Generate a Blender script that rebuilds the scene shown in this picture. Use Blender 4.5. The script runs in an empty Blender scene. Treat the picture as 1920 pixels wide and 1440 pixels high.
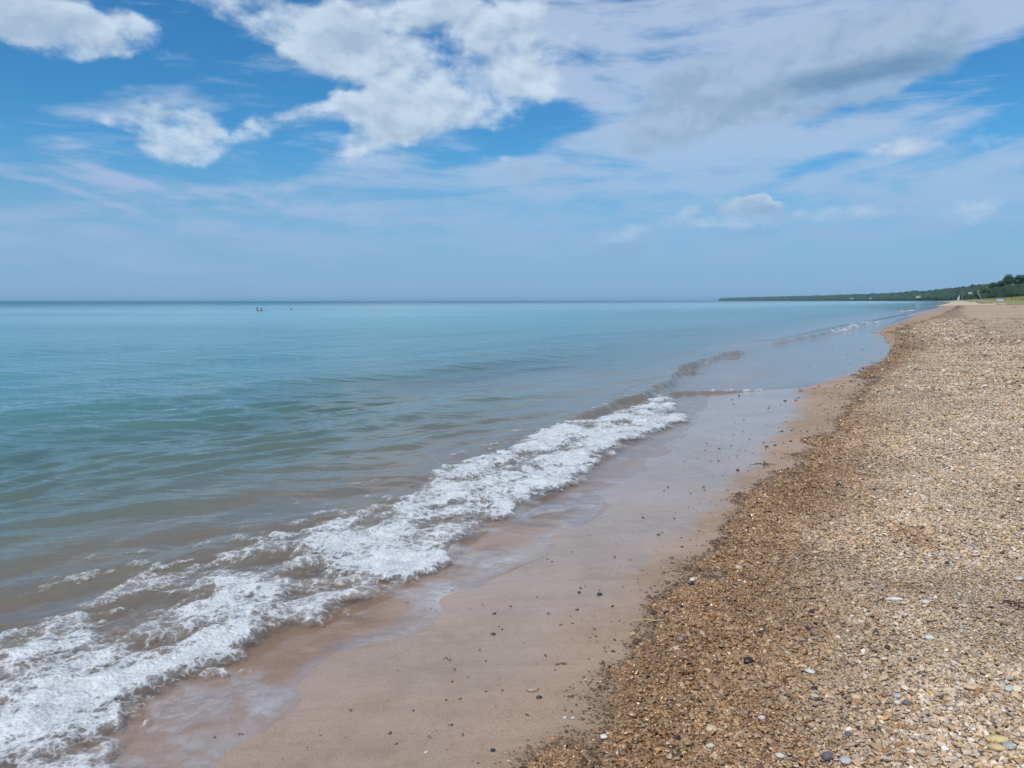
import bpy, bmesh, math, random
import numpy as np
from mathutils import Vector, Matrix
R = math.radians
random.seed(7)
rng = np.random.default_rng(11)
sc = bpy.context.scene
COL = sc.collection

# ------------------------------------------------------------------ camera
F = 1500.0; H = 1.6; PITCH = math.atan(156.0 / F)
cam = bpy.data.cameras.new('camera'); cam.lens = 36 * F / 1920; cam.sensor_width = 36
cam.clip_start = 0.05; cam.clip_end = 120000
camo = bpy.data.objects.new('camera', cam); COL.objects.link(camo)
camo.location = (0, 0, H); camo.rotation_euler = (math.pi / 2 - PITCH, 0, 0)
sc.camera = camo

# ------------------------------------------------------------------ light
SUN_AZ, SUN_EL = R(212), R(56)          # clockwise from +Y: behind the camera, high
sun = bpy.data.lights.new('sun', 'SUN'); sun.energy = 3.6; sun.angle = R(0.6); sun.color = (1.0, 0.955, 0.89)
suno = bpy.data.objects.new('sun', sun); COL.objects.link(suno)
sd = Vector((math.sin(SUN_AZ) * math.cos(SUN_EL), math.cos(SUN_AZ) * math.cos(SUN_EL), math.sin(SUN_EL)))
suno.rotation_euler = sd.to_track_quat('Z', 'Y').to_euler()
suno.location = sd * 50
sc.view_settings.view_transform = 'Standard'; sc.view_settings.look = 'None'
sc.view_settings.exposure = 0.0; sc.view_settings.gamma = 1.0
sc.view_settings.use_curve_mapping = False
sc.cycles.use_denoising = True
sc.cycles.max_bounces = 8; sc.cycles.transparent_max_bounces = 12
sc.cycles.sample_clamp_indirect = 4.0

# ------------------------------------------------------------------ helpers: photo direction -> place
def ray(px, py):
    a = (px - 960) / F; b = -(py - 720) / F
    c, s = math.cos(PITCH), math.sin(PITCH)
    return (a, c + b * s, -s + b * c)       # x right, y ahead, z up
def azel(px, py):
    x, y, z = ray(px, py); n = math.sqrt(x*x + y*y + z*z)
    return math.atan2(x, y), math.asin(z / n)
def G(px, py, z=0.0):
    x, y, dz = ray(px, py); t = (z - H) / dz
    return (x * t, y * t)

class NT:
    """small helper for writing node trees"""
    def __init__(s, tree): s.t = tree; s.n = tree.nodes; s.l = tree.links; s.n.clear()
    def add(s, typ, ins=None, **kw):
        nd = s.n.new(typ)
        for k, v in kw.items(): setattr(nd, k, v)
        for k, v in (ins or {}).items(): s.put(nd, k, v)
        return nd
    def put(s, nd, k, v):
        sock = nd.inputs[k]
        if isinstance(v, bpy.types.NodeSocket): s.l.new(v, sock)
        elif isinstance(v, bpy.types.Node): s.l.new(v.outputs[0], sock)
        else:
            if isinstance(v, (tuple, list)) and len(v) == 3 and sock.type == 'RGBA': v = (*v, 1)
            sock.default_value = v
    def m(s, op, a, b=0.0, c=0.0, clamp=False):
        nd = s.add('ShaderNodeMath', {0: a, 1: b, 2: c}, operation=op); nd.use_clamp = clamp; return nd.outputs[0]
    def ss(s, v, lo, hi, a=0.0, b=1.0, mode='SMOOTHSTEP'):
        return s.add('ShaderNodeMapRange', {0: v, 1: lo, 2: hi, 3: a, 4: b}, interpolation_type=mode).outputs[0]
    def mix(s, f, a, b, blend='MIX'):
        nd = s.add('ShaderNodeMix', data_type='RGBA', blend_type=blend)
        s.put(nd, 0, f); s.put(nd, 6, a); s.put(nd, 7, b); return nd.outputs[2]
    def noise(s, vec, scale, detail=4, rough=0.5, dist=0.0, **kw):
        return s.add('ShaderNodeTexNoise', {'Vector': vec, 'Scale': scale, 'Detail': detail, 'Roughness': rough, 'Distortion': dist}, **kw)
    def mapping(s, vec, loc=(0,0,0), rot=(0,0,0), scale=(1,1,1), typ='POINT'):
        return s.add('ShaderNodeMapping', {'Vector': vec, 'Location': loc, 'Rotation': rot, 'Scale': scale}, vector_type=typ).outputs[0]

# ------------------------------------------------------------------ world: sky and clouds (all laid out by azimuth and elevation)
world = bpy.data.worlds.new('World'); sc.world = world; world.use_nodes = True
W = NT(world.node_tree)
tc = W.add('ShaderNodeTexCoord').outputs['Generated']
sx = W.add('ShaderNodeSeparateXYZ', {0: tc})
az = W.m('ARCTAN2', sx.outputs[0], sx.outputs[1]); el = W.m('ARCSINE', sx.outputs[2])
P0 = W.add('ShaderNodeCombineXYZ', {0: az, 1: el}).outputs[0]
_rot = {}
def turned(P, deg):
    """P rotated by -deg once, shared by all patches of that tilt"""
    k = (P, deg)
    if deg == 0: return P
    if k not in _rot: _rot[k] = W.mapping(P, (0, 0, 0), (0, 0, R(-deg)), (1, 1, 1))
    return _rot[k]
def blobs(items, P, acc=None, grow=1.0):
    """sum of soft ellipses; item = (px, py, rx, ry, tilt_deg, weight) in photo directions"""
    _rot.clear()
    q = lambda t: 0 if t > 85 else min((-60, -30, -15, 0, 8, 16, 30), key=lambda k: abs(k - t))
    for (px, py, rx, ry, tl, w) in sorted(items, key=lambda i: q(i[4])):
        a, e = azel(px, py); tl = q(tl)
        c, s = math.cos(R(-tl)), math.sin(R(-tl)); a2, e2 = a * c - e * s, a * s + e * c
        kx, ky = F / rx / grow, F / ry / grow
        v = W.add('ShaderNodeVectorMath', {0: turned(P, tl), 1: (kx, ky, 0), 2: (-a2 * kx, -e2 * ky, 0)}, operation='MULTIPLY_ADD').outputs[0]
        g = W.add('ShaderNodeTexGradient', {'Vector': v}, gradient_type='SPHERICAL').outputs[1]
        acc = W.m('MULTIPLY_ADD', g, w, acc if acc is not None else 0.0)
    return acc
# domain warp
wn = W.noise(P0, 9.0, 5, 0.6); wv = W.add('ShaderNodeVectorMath', {0: wn.outputs[1], 1: (0.5, 0.5, 0.5)}, operation='SUBTRACT').outputs[0]
P1 = W.add('ShaderNodeVectorMath', {0: wv, 1: (0.05, 0.035, 0), 2: P0}, operation='MULTIPLY_ADD').outputs[0]
wn2 = W.noise(P0, 3.0, 3, 0.5); wv2 = W.add('ShaderNodeVectorMath', {0: wn2.outputs[1], 1: (0.5, 0.5, 0.5)}, operation='SUBTRACT').outputs[0]
P2 = W.add('ShaderNodeVectorMath', {0: wv2, 1: (0.10, 0.05, 0), 2: P0}, operation='MULTIPLY_ADD').outputs[0]

nish = W.add('ShaderNodeTexSky', sky_type='NISHITA')
nish.sun_disc = False; nish.sun_elevation = SUN_EL; nish.sun_rotation = SUN_AZ
nish.air_density = 1.0; nish.dust_density = 0.6; nish.ozone_density = 2.2; nish.altitude = 180
# tint towards the photo's cleaner blue high up
tint = W.add('ShaderNodeValToRGB', {0: W.ss(el, 0.0, 0.5, mode='LINEAR')})
cr = tint.color_ramp; cr.elements[0].position = 0.0; cr.elements[0].color = (0.50, 0.76, 0.95, 1)
cr.elements[1].position = 1.0; cr.elements[1].color = (0.20, 0.80, 1.18, 1)
e_ = cr.elements.new(0.35); e_.color = (0.33, 0.86, 1.16, 1)
base = W.mix(1.0, nish.outputs[0], tint.outputs[0], 'MULTIPLY')
# --- thin high veil: wide soft patches broken by streaks
st_map = W.mapping(P2, (0, 0, 0), (0, 0, R(-10)), (2.2, 11, 1))
streak = W.noise(st_map, 1.6, 7, 0.62, 0.4).outputs[0]
fine = W.noise(W.mapping(P2, (3, 1, 0), (0, 0, R(8)), (5, 20, 1)), 2.0, 6, 0.6, 0.3).outputs[0]
veil_items = [
 (1450, 60, 760, 230, 8, 1.0), (1120, 330, 560, 120, 6, .55), (1500, 330, 420, 70, 14, .40), (1750, 330, 420, 120, 0, .45),
 (1250, 190, 380, 190, 25, .55), (1780, 200, 320, 90, 14, .55), (1850, 320, 260, 90, 5, .35), (1100, 60, 260, 130, 0, .6), (1850, 30, 300, 60, 10, .5),
 (1040, 440, 640, 90, 0, .35), (250, 440, 560, 65, -3, .75), (520, 395, 520, 50, 0, .45), (420, 350, 330, 22, -6, .42),
 (250, 335, 130, 12, -22, .45), (640, 330, 230, 45, 16, .5), (130, 355, 190, 9, -10, .35), (900, 345, 300, 60, 0, .4),
 (1500, 450, 620, 80, 0, .40), (330, 170, 130, 28, -15, .28), (170, 200, 70, 14, 0, .22), (160, 300, 150, 40, -30, .25),
 (520, 10, 380, 50, 0, .5), (900, 150, 180, 90, 0, .35), (640, 480, 900, 60, 0, .35), (1000, 300, 200, 60, 0, .5), (1150, 120, 220, 110, 20, .5), (1350, 430, 500, 50, 0, .4), (1800, 420, 300, 80, 0, .4), (450, 170, 200, 20, -10, .12), (800, 210, 330, 110, 10, .35), (500, 60, 300, 60, -15, .3), (300, 240, 180, 60, 0, .2)]
holes = [(1015, 235, 150, 60, 0, .85), (1060, 140, 90, 70, 20, .35), (1890, 108, 120, 22, 12, 1.3), (1640, 272, 190, 20, 14, .6),
 (1480, 318, 150, 18, 14, .6), (1370, 378, 110, 12, 10, .45), (1900, 190, 160, 30, 5, .25), (460, 405, 110, 12, 0, .45), (760, 430, 260, 16, 3, .3),
 (1800, 250, 120, 16, 8, .3), (880, 290, 130, 24, 0, .6)]
va = blobs(veil_items, P2, grow=1.0)
vh = blobs(holes, P2, grow=1.2)
vsum = W.m('SUBTRACT', va, vh)
vsum = W.m('MINIMUM', vsum, 0.85)
vs = W.m('MULTIPLY_ADD', W.m('SUBTRACT', streak, 0.5), 3.6, vsum)
vs = W.m('MULTIPLY_ADD', W.m('SUBTRACT', fine, 0.5), 1.6, vs)
outside = W.ss(W.m('ABSOLUTE', az), 0.68, 0.95)
vs = W.m('MULTIPLY_ADD', outside, 0.45, vs)
valpha = W.m('MULTIPLY', W.ss(vs, 0.0, 1.0), 0.85)
veilcol = W.mix(W.ss(el, 0.02, 0.32), (3.6, 5.3, 7.6), (4.6, 5.75, 7.6))
veilcol = W.mix(W.m('MULTIPLY', W.ss(az, -0.05, -0.5), W.ss(el, 0.22, 0.10)), veilcol, (4.5, 5.3, 7.4))
s1 = W.mix(valpha, base, veilcol)

# --- cumulus
cn = W.noise(W.mapping(P0, (0, 0, 0), (0, 0, 0), (1, 1.45, 1)), 8.0, 7, 0.54, 0.1).outputs[0]
cnl = W.noise(W.mapping(P0, (-0.006, 0.016, 0), (0, 0, 0), (1, 1.45, 1)), 8.0, 4, 0.55, 0.1).outputs[0]
cum_items = [
 (60, 32, 130, 34, 0, 1.0), (170, 55, 150, 50, -5, 1.1), (245, 62, 62, 40, 0, .95), (165, 96, 70, 30, 20, .8), (90, 60, 90, 22, -12, .5),
 (380, 0, 110, 26, 0, .8), (470, 25, 170, 46, -14, 1.1), (560, 60, 120, 55, -35, .9), (620, 15, 70, 26, 0, .9), (610, 40, 90, 36, 0, .6),
 (660, 95, 110, 62, -15, 1.0), (735, 65, 100, 46, 0, 1.1), (800, 95, 150, 80, 0, 1.1), (930, 85, 190, 120, 0, .9), (820, 20, 130, 50, 0, .8), (1010, 60, 150, 90, 0, .35),
 (700, 200, 110, 38, 14, .9), (800, 180, 160, 48, 5, 1.1), (900, 170, 140, 50, 8, .9), (975, 148, 60, 16, 8, .5), (880, 222, 110, 34, -6, 1.0), (800, 235, 150, 30, 10, .7),
 (600, 192, 75, 26, 10, .85), (560, 215, 60, 24, 20, .6), (500, 240, 62, 30, 15, .62), (700, 262, 130, 26, 12, .9), (645, 285, 85, 30, 5, .7), (690, 310, 90, 30, 0, .42),
 (255, 218, 80, 36, -5, .8), (310, 245, 120, 46, -3, 1.15), (360, 232, 62, 34, 0, .7), (325, 282, 90, 24, -4, .85), (410, 246, 20, 10, 90, .5), (200, 232, 50, 16, 0, .4),
 (805, 276, 30, 10, 0, .4), (868, 328, 45, 9, 0, .55), (940, 290, 90, 22, 0, .35),
 (1420, 378, 26, 11, 4, .9), (1395, 388, 40, 10, 4, .5), (1340, 396, 120, 24, 4, 1.05), (1240, 426, 130, 26, 12, 1.25), (1440, 408, 200, 22, 3, 1.2), (1832, 384, 95, 34, 0, 1.35), (1690, 276, 90, 20, 8, .8), (1500, 300, 80, 14, 0, .3),
 (1840, 262, 60, 22, 0, .3)]
cdef = blobs(cum_items, P1, grow=1.12)
cdef = W.m('MULTIPLY_ADD', outside, 0.18, cdef)
# only where patches exist does the billowy noise count
cd = W.m('MULTIPLY_ADD', W.m('SUBTRACT', cn, 0.5), 6.5, W.m('MINIMUM', cdef, 0.95))
calpha = W.ss(cd, 0.22, 1.20)
calpha = W.m('MULTIPLY', calpha, W.ss(cdef, 0.02, 0.30))
cshade = W.m('MULTIPLY_ADD', W.m('SUBTRACT', cn, cnl), 6.0, 0.62)          # sunny tops against duller undersides
thick = W.ss(cdef, 0.5, 1.7)
bright = W.m('SUBTRACT', W.ss(cshade, 0.0, 1.0, mode='LINEAR'), W.m('MULTIPLY', W.ss(cd, 0.8, 2.5), 0.55))
ccol = W.mix(bright, (3.9, 5.15, 6.7), (6.3, 7.5, 8.8))
lowc = W.ss(el, 0.17, 0.05)
ccol = W.mix(W.m('MULTIPLY', lowc, 0.30), ccol, (4.6, 5.9, 7.8))
s2 = W.mix(W.m('MULTIPLY', calpha, 0.93), s1, ccol)

# --- grey shaded clouds
gitems = [(1570, 105, 290, 80, 8, 1.2), (1450, 170, 260, 90, 12, .8), (1400, 150, 200, 60, 16, .75), (1330, 215, 190, 50, 8, .6), (1590, 150, 190, 34, 10, .9), (1700, 92, 110, 26, 6, .5), (1480, 185, 190, 40, 10, .6),
 (1040, 318, 115, 34, 4, .75), (1190, 288, 50, 20, 0, .6), (1100, 345, 90, 10, 6, .3), (1335, 20, 50, 36, -60, .45), (1850, 345, 150, 18, 6, .32), (1420, 400, 120, 10, 0, .4),
 (1260, 465, 190, 17, 3, .6), (1420, 432, 120, 15, 3, .55), (1850, 398, 110, 8, 0, .45), (1700, 390, 150, 7, 0, .3), (830, 95, 110, 30, 0, .2), (1190, 385, 60, 7, 0, .3)]
gd = blobs(gitems, P1, grow=1.15)
gs = W.m('MULTIPLY_ADD', W.m('SUBTRACT', cn, 0.5), 3.5, gd)
galpha = W.m('MULTIPLY', W.ss(gs, 0.12, 0.85), W.ss(gd, 0.0, 0.2))
dark = blobs([(1610, 140, 170, 26, 12, 1.0), (1530, 162, 170, 24, 12, .7), (1700, 110, 90, 22, 20, .3), (1250, 462, 150, 12, 2, .5), (1440, 430, 100, 12, 2, .5)], P1)
gcol = W.mix(W.m('MULTIPLY', W.m('MINIMUM', dark, 1.0), 0.8), W.mix(W.ss(cshade, 0.2, 0.9, mode='LINEAR'), (2.7, 4.0, 5.5), (3.8, 5.1, 6.8)), (1.6, 2.75, 4.2))
gcol = W.mix(W.m('MULTIPLY', lowc, 0.55), gcol, (2.5, 4.1, 6.3))
s3 = W.mix(W.m('MULTIPLY', galpha, 0.74), s2, gcol)
# --- pale air close to the horizon
s4 = W.mix(W.m('MULTIPLY', W.ss(el, 0.20, 0.0), 0.85), s3, (2.4, 4.35, 6.9))
bg = W.add('ShaderNodeBackground', {0: s4, 1: 0.1})
out = W.add('ShaderNodeOutputWorld', {0: bg})
world.cycles.sampling_method = 'MANUAL'; world.cycles.sample_map_resolution = 512
# ================================================================== maths for the place
def fade(t): return t * t * t * (t * (t * 6 - 15) + 10)
def gnoise(x, y, seed=0):
    """2D gradient noise, about -1..1"""
    xi = np.floor(x).astype(np.int64); yi = np.floor(y).astype(np.int64); xf = x - xi; yf = y - yi
    def grad(ix, iy, dx, dy):
        h = (ix * 374761393 + iy * 668265263 + seed * 974634777) & 0xffffffff
        h = ((h ^ (h >> 13)) * 1274126177) & 0xffffffff; h = h ^ (h >> 16)
        a = (h & 0xffff) * (2 * math.pi / 65536.0)
        return np.cos(a) * dx + np.sin(a) * dy
    u, v = fade(xf), fade(yf)
    n = (grad(xi, yi, xf, yf) * (1 - u) + grad(xi + 1, yi, xf - 1, yf) * u) * (1 - v) + \
        (grad(xi, yi + 1, xf, yf - 1) * (1 - u) + grad(xi + 1, yi + 1, xf - 1, yf - 1) * u) * v
    return n * 1.5
def fbm(x, y, octs, seed=0, gain=0.5):
    r = 0; a = 1.0
    for o in range(octs): r = r + a * gnoise(x * 2 ** o, y * 2 ** o, seed + o * 17); a *= gain
    return r
def sst(v, a, b):
    t = np.clip((v - a) / (b - a), 0, 1); return t * t * (3 - 2 * t)

# the line where wet sand meets the gravel, read from the ground up the beach
_sl = [(-60, -25), (-3, -2.45), (0, -1.18)] 
for p in [(940,1440),(1000,1345),(1105,1235),(1200,1135),(1285,1050),(1360,965),(1425,895),(1482,825),(1518,765),(1516,733),(1598,702),(1640,674),(1652,652)]:
    g = G(*p, 0.08); _sl.append((g[1], g[0]))
_sl += [(31.5, 14.35), (34.5, 15.75), (36.8, 16.15), (38, 17.1), (44.4, 20.4), (61.5, 29.9), (96, 49), (150, 80), (300, 163), (600, 330), (1000, 548), (2000, 1050), (3500, 1650), (5000, 2130), (8000, 2800), (12000, 3040), (16000, 2900), (40000, 2000)]
_sl = np.array(sorted(_sl))
def xs(y): return np.interp(y, _sl[:, 0], _sl[:, 1])
def shore(x, y):
    """metres seaward of the gravel line (negative inland)"""
    sl = (xs(y + 1.5 + y * 0.03) - xs(y - 1.5 - y * 0.03)) / (3 + 0.06 * y)
    return (xs(y) - x) / np.sqrt(1 + sl * sl)
def ground_z(x, y, detail=True):
    s = shore(x, y)
    i = -s
    up = 0.10 + 0.30 * (1 - np.exp(-np.maximum(i, 0) / 4.0)) + 1.15 * sst(i, 8, 45)
    sea = 0.10 - 0.068 * np.minimum(np.maximum(s, 0), 3.2) - 0.045 * np.clip(s - 3.2, 0, 14) - 0.02 * np.clip(s - 17, 0, 150)
    shelf = 0.10 - 0.075 * np.clip(s, 0, 1.6) - 0.010 * np.clip(s - 1.6, 0, 3.2) - 0.060 * np.clip(s - 4.8, 0, 8) - 0.02 * np.clip(s - 12.8, 0, 150)
    sea = sea + (shelf - sea) * sst(y, 13.5, 17) * (1 - sst(y, 90, 200))
    z = np.where(s > 0, sea, up)
    # soft humps in the dry beach
    z = z + sst(i, 0.3, 3) * (0.050 * gnoise(x * 0.55, y * 0.35, 3) + 0.028 * gnoise(x * 1.6, y * 1.3, 4)) * sst(i, -0.2, 1)
    if detail:
        z = z + sst(i, -0.2, 0.5) * 0.006 * gnoise(x * 6, y * 6, 5) + 0.004 * gnoise(x * 1.4 + y, y * 1.1, 6) * (np.abs(s) < 40)
        # old swash scarps left in the gravel
        z = z + 0.022 * sst(i, 0.25, 0.9) * (np.abs(((i + 0.25 * gnoise(x * .8, y * .5, 9)) % 0.95) - 0.47) - 0.24) * (1 - sst(i, 3.5, 5.5))
        z = z + 0.03 * sst(i, 4, 7) * gnoise(x * 1.3, y * 1.1, 12) * (y < 120)     # footprints and trampled sand
    return z
def GG(px, py):
    """photo direction -> point on the real ground"""
    z = 0.1
    for _ in range(8):
        x, y = G(px, py, z); z = float(ground_z(np.array([x]), np.array([y]))[0])
    return x, y, z

def poly_sdf(x, y, P):
    """signed distance to a closed polygon, positive inside"""
    P = np.array(P); d = np.full(x.shape, 1e9); ins = np.zeros(x.shape, bool)
    for a, b in zip(P, np.roll(P, -1, 0)):
        e = b - a; wx = x - a[0]; wy = y - a[1]
        t = np.clip((wx * e[0] + wy * e[1]) / (e @ e), 0, 1)
        d = np.minimum(d, (wx - e[0] * t) ** 2 + (wy - e[1] * t) ** 2)
        c = ((a[1] <= y) != (b[1] <= y)) & (x < a[0] + (y - a[1]) * (e[0] / (e[1] if e[1] else 1e-9)))
        ins ^= c
    return np.where(ins, 1, -1) * np.sqrt(d)
def line_d(x, y, P):
    P = np.array(P); d = np.full(x.shape, 1e9); side = np.zeros(x.shape)
    n = len(P) - 1; tt = np.zeros(x.shape)
    for k, (a, b) in enumerate(zip(P[:-1], P[1:])):
        e = b - a; wx = x - a[0]; wy = y - a[1]
        t = np.clip((wx * e[0] + wy * e[1]) / (e @ e), 0, 1)
        q = (wx - e[0] * t) ** 2 + (wy - e[1] * t) ** 2
        m = q < d; d = np.where(m, q, d); side = np.where(m, wx * e[1] - wy * e[0], side); tt = np.where(m, (k + t) / n, tt)
    return np.sqrt(d) * np.sign(side), tt      # positive = to the right of the line (shoreward)

FRONT = [G(*p, .02) for p in [(110,1560),(215,1440),(262,1375),(315,1328),(345,1300),(406,1284),(469,1265),(494,1219),(531,1190),(594,1184),(640,1160),(735,1122),(800,1085),(850,1058),(880,1020),(930,985),(985,958),(1050,925),(1100,903),(1130,862),(1170,836),(1230,812),(1292,790)]]
BACK = [G(*p, .02) for p in [(1262,748),(1235,742),(1165,768),(1130,782),(1050,797),(1000,812),(940,848),(880,862),(825,882),(760,925),(700,948),(620,958),(600,985),(500,1008),(384,1055),(265,1070),(195,1100),(95,1155),(0,1200),(-260,1310),(-700,1560)]]
FOAM = FRONT + BACK
SWASH = [G(*p, .05) for p in [(300,1600),(430,1440),(480,1385),(600,1292),(700,1222),(830,1160),(880,1112),(1000,1052),(1045,1010),(1130,960),(1200,905),(1300,800),(1330,760),(1330,734),(1510,731),(1530,726)]] 
RIDGE = [G(*p) for p in [(1060,800),(1160,765),(1235,733),(1262,708),(1290,693),(1335,679),(1392,662),(1440,650)]]
ARC = [G(*p,.3) for p in [(1500,945),(1560,930),(1640,942),(1700,960),(1722,985)]]  # shaded hollows in the wet gravel, darkened by colour
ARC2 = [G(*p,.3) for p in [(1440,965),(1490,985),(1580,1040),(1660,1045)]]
RIDGE2 = [G(*p) for p in [(1440,650),(1490,639),(1530,632),(1580,619),(1660,603),(1715,588)]]
SIDE = [G(*p, .04) for p in [(1240,738),(1310,735),(1400,734),(1470,731),(1515,727)]]
BREAK2 = [G(*p) for p in [(1555,627),(1590,615),(1620,608),(1662,602),(1655,606),(1618,613),(1590,621),(1560,630)]]
BREAK3 = [G(*p) for p in [(1685,583.5),(1716,580.5),(1716,583),(1685,586)]]
BREAK4 = [G(*p,.03) for p in [(1335,732),(1370,731.5),(1420,732),(1424,733),(1370,734),(1325,734)]]

LANDP = FRONT + [G(1262,750,.02), G(1256,738,.03), G(1515,727,.08), (60,14), (60,-30), (-8,-30)]
_sw_poly = SWASH + [(60, 80), (-200, 80), (-60, -20)]

def water_surface(x, y, fine=True):
    """height of the lake surface, waves and breaker included; returns z, foam cover"""
    s = shore(x, y); gz = ground_z(x, y, False)
    cell = np.maximum(y, 1) ** 2 / 2400 * 1.6 + 0.003            # mesh spacing here; shorter waves are left to the bump
    z = np.zeros_like(x)
    amp_near = sst(s, 1.6, 6.0)
    wx = x + 0.5 * gnoise(x * .35, y * .35, 21); wy = y + 0.5 * gnoise(x * .35, y * .35, 22)
    n = np.array([-0.90, 0.43])                                   # towards the open lake
    rs = np.random.default_rng(5)
    for lam, a, spread, cnt in ((6.5, .045, .15, 2), (3.1, .027, .28, 3), (1.5, .0160, .35, 5), (.75, .0145, .40, 5), (.42, .0098, .5, 6)):
        for k in range(cnt):
            th = rs.normal(0, spread); L = lam * rs.uniform(.75, 1.3)
            d = (n[0] * math.cos(th) - n[1] * math.sin(th), n[0] * math.sin(th) + n[1] * math.cos(th))
            ph = (wx * d[0] + wy * d[1]) * 2 * math.pi / L + rs.uniform(0, 6.28)
            gate = 0.35 + 0.65 * sst(gnoise(x / (L * 5) + k * 7, y / (L * 5), 30 + k), -0.4, 0.5)
            res = sst(L / cell, 2.5, 6)
            w = np.sin(ph); w = w + 0.22 * np.cos(2 * ph)
            z += a / math.sqrt(cnt) * 1.3 * w * gate * res * np.where(lam > 2, amp_near, 0.25 + .75 * amp_near)
    z += 0.006 * fbm(x * 1.6 + .3 * y, y * 1.2 - x * .6, 4, 40) * sst(1.0 / np.maximum(cell, 1e-3), 3, 9) * (0.4 + .6 * amp_near)
    # breaker
    sd_ = poly_sdf(x, y, FOAM)
    df = poly_sdf(x, y, LANDP)                                   # positive on the sand side of the breaking front
    lump = gnoise(x * 2.2, y * 2.2, 51) * .5 + gnoise(x * 5, y * 5, 52) * .25
    z += sst(sd_, -0.9, 0.25) * (0.030 + 0.018 * lump)
    z *= 1 - sst(df, -0.06, .10)
    for line, a, wd, off in ((RIDGE, .13, .26, 0), (RIDGE2, .16, .5, 0)):
        d, t = line_d(x, y, line)
        d = d + 0.18 * gnoise(x * .7, y * .7, 61) + .05 * gnoise(x * 3, y * 3, 65)
        prof = np.where(d > 0, np.exp(-(d / (wd * .35)) ** 2), np.exp(-(d / (wd * 1.5)) ** 2))
        z += a * prof * sst(t, 0.0, .12) * (1 - sst(t, .8, 1.0)) * (.80 + .3 * sst(gnoise(t * 9 + a * 40, t * 0 + .3, 62), -.3, .5))
    d, t = line_d(x, y, SIDE)
    d = -d + 0.16 * gnoise(x * 1.3, y * 1.3, 63) + .05 * gnoise(x * 4, y * 4, 64)
    prof = np.where(d < 0, np.exp(-(d / .06) ** 2), np.exp(-(d / .40) ** 2))
    z += .050 * prof * sst(t, 0, .15) * (1 - sst(t, .75, 1.0))
    # thin swash film riding up the sand
    fw = poly_sdf(x, y, _sw_poly) + 0.06 * gnoise(x * 1.7, y * 1.7, 71) + 0.02 * gnoise(x * 6, y * 6, 72)
    film = gz + 0.010 * sst(fw, 0.0, 0.5) - 0.016 * (1 - sst(fw, -0.01, 0.02)) + 0.0022 * gnoise(x * 5 + y * 2, y * 4, 73) * sst(fw, 0, .3)
    film = np.where(s > -0.3, film, gz - 0.05)
    k = 0.02
    zz = np.maximum(z, film)
    zz = np.where((fw < 0) & (y < 14.6), film, zz)
    zz = np.where(z < gz - 0.03, np.minimum(zz, film), zz)
    return zz, sd_, fw, s, gz

def foam_cover(x, y, sd_, fw, s):
    warp = 0.12 * fbm(x * 3.2, y * 3.2, 3, 81) + 0.05 * fbm(x * 11, y * 11, 2, 84)
    e = sd_ + warp
    # streaky along the wave: coordinates along (t) and across (c) the crest
    c = x * 0.86 - y * 0.5; t = x * .5 + y * .86
    wq = .35 * gnoise(c * 1.4, t * 1.4, 90); patch = fbm(c * 2.3 + wq, t * 1.45 + wq, 5, 91, .62)
    leftness = sst(-(t), -7.0, -2.5)                              # lacier towards the near, spent end of the wave
    cov = sst(e, -0.03, 0.20) * (0.98 + 0.85 * patch + .18 * gnoise(c * 7, t * 6, 101) - 0.22 * leftness)
    frontd, _ = line_d(x, y, FRONT)
    cov += sst(e, 0.0, .06) * np.exp(-((frontd + .22) / .22) ** 2) * .30
    # specks and scraps trailing behind
    back = sst(sd_, -1.1, -0.1) * (fw > 0.15) * (frontd < 0) * (y < 14)
    sc_ = fbm(c * 5, t * 3, 4, 95, .65)
    cov = np.maximum(cov, back * (sst(sc_, 0.30, .9) * 0.62))
    # lesser breakers
    for P, g in ((BREAK2, .35), (BREAK3, .5)):
        q = poly_sdf(x, y, P) + g * .9 * fbm(x / g * .35, y / g * .35, 3, 97)
        cov = np.maximum(cov, sst(q, -0.02, g * .5) * (.75 + .6 * gnoise(x / g * .6, y / g * .6, 99)))
    d, tq = line_d(x, y, SIDE); d = -d + 0.16 * gnoise(x * 1.3, y * 1.3, 63) + .05 * gnoise(x * 4, y * 4, 64)
    cov = np.maximum(cov, np.exp(-((d - .03) / .07) ** 2) * sst(tq, .15, .35) * (1 - sst(tq, .55, .75)) * sst(fbm(x * 4, y * 4, 3, 190), -.5, .6) * .9)
    d, tq = line_d(x, y, RIDGE); d = d + 0.18 * gnoise(x * .7, y * .7, 61)
    cov = np.maximum(cov, np.exp(-((d - .10) / .10) ** 2) * sst(tq, .35, .5) * (1 - sst(tq, .65, .8)) * sst(fbm(x * 2.5, y * 2.5, 3, 191), -.1, .8) * .7)
    return np.clip(cov, 0, 1.4)

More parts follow.
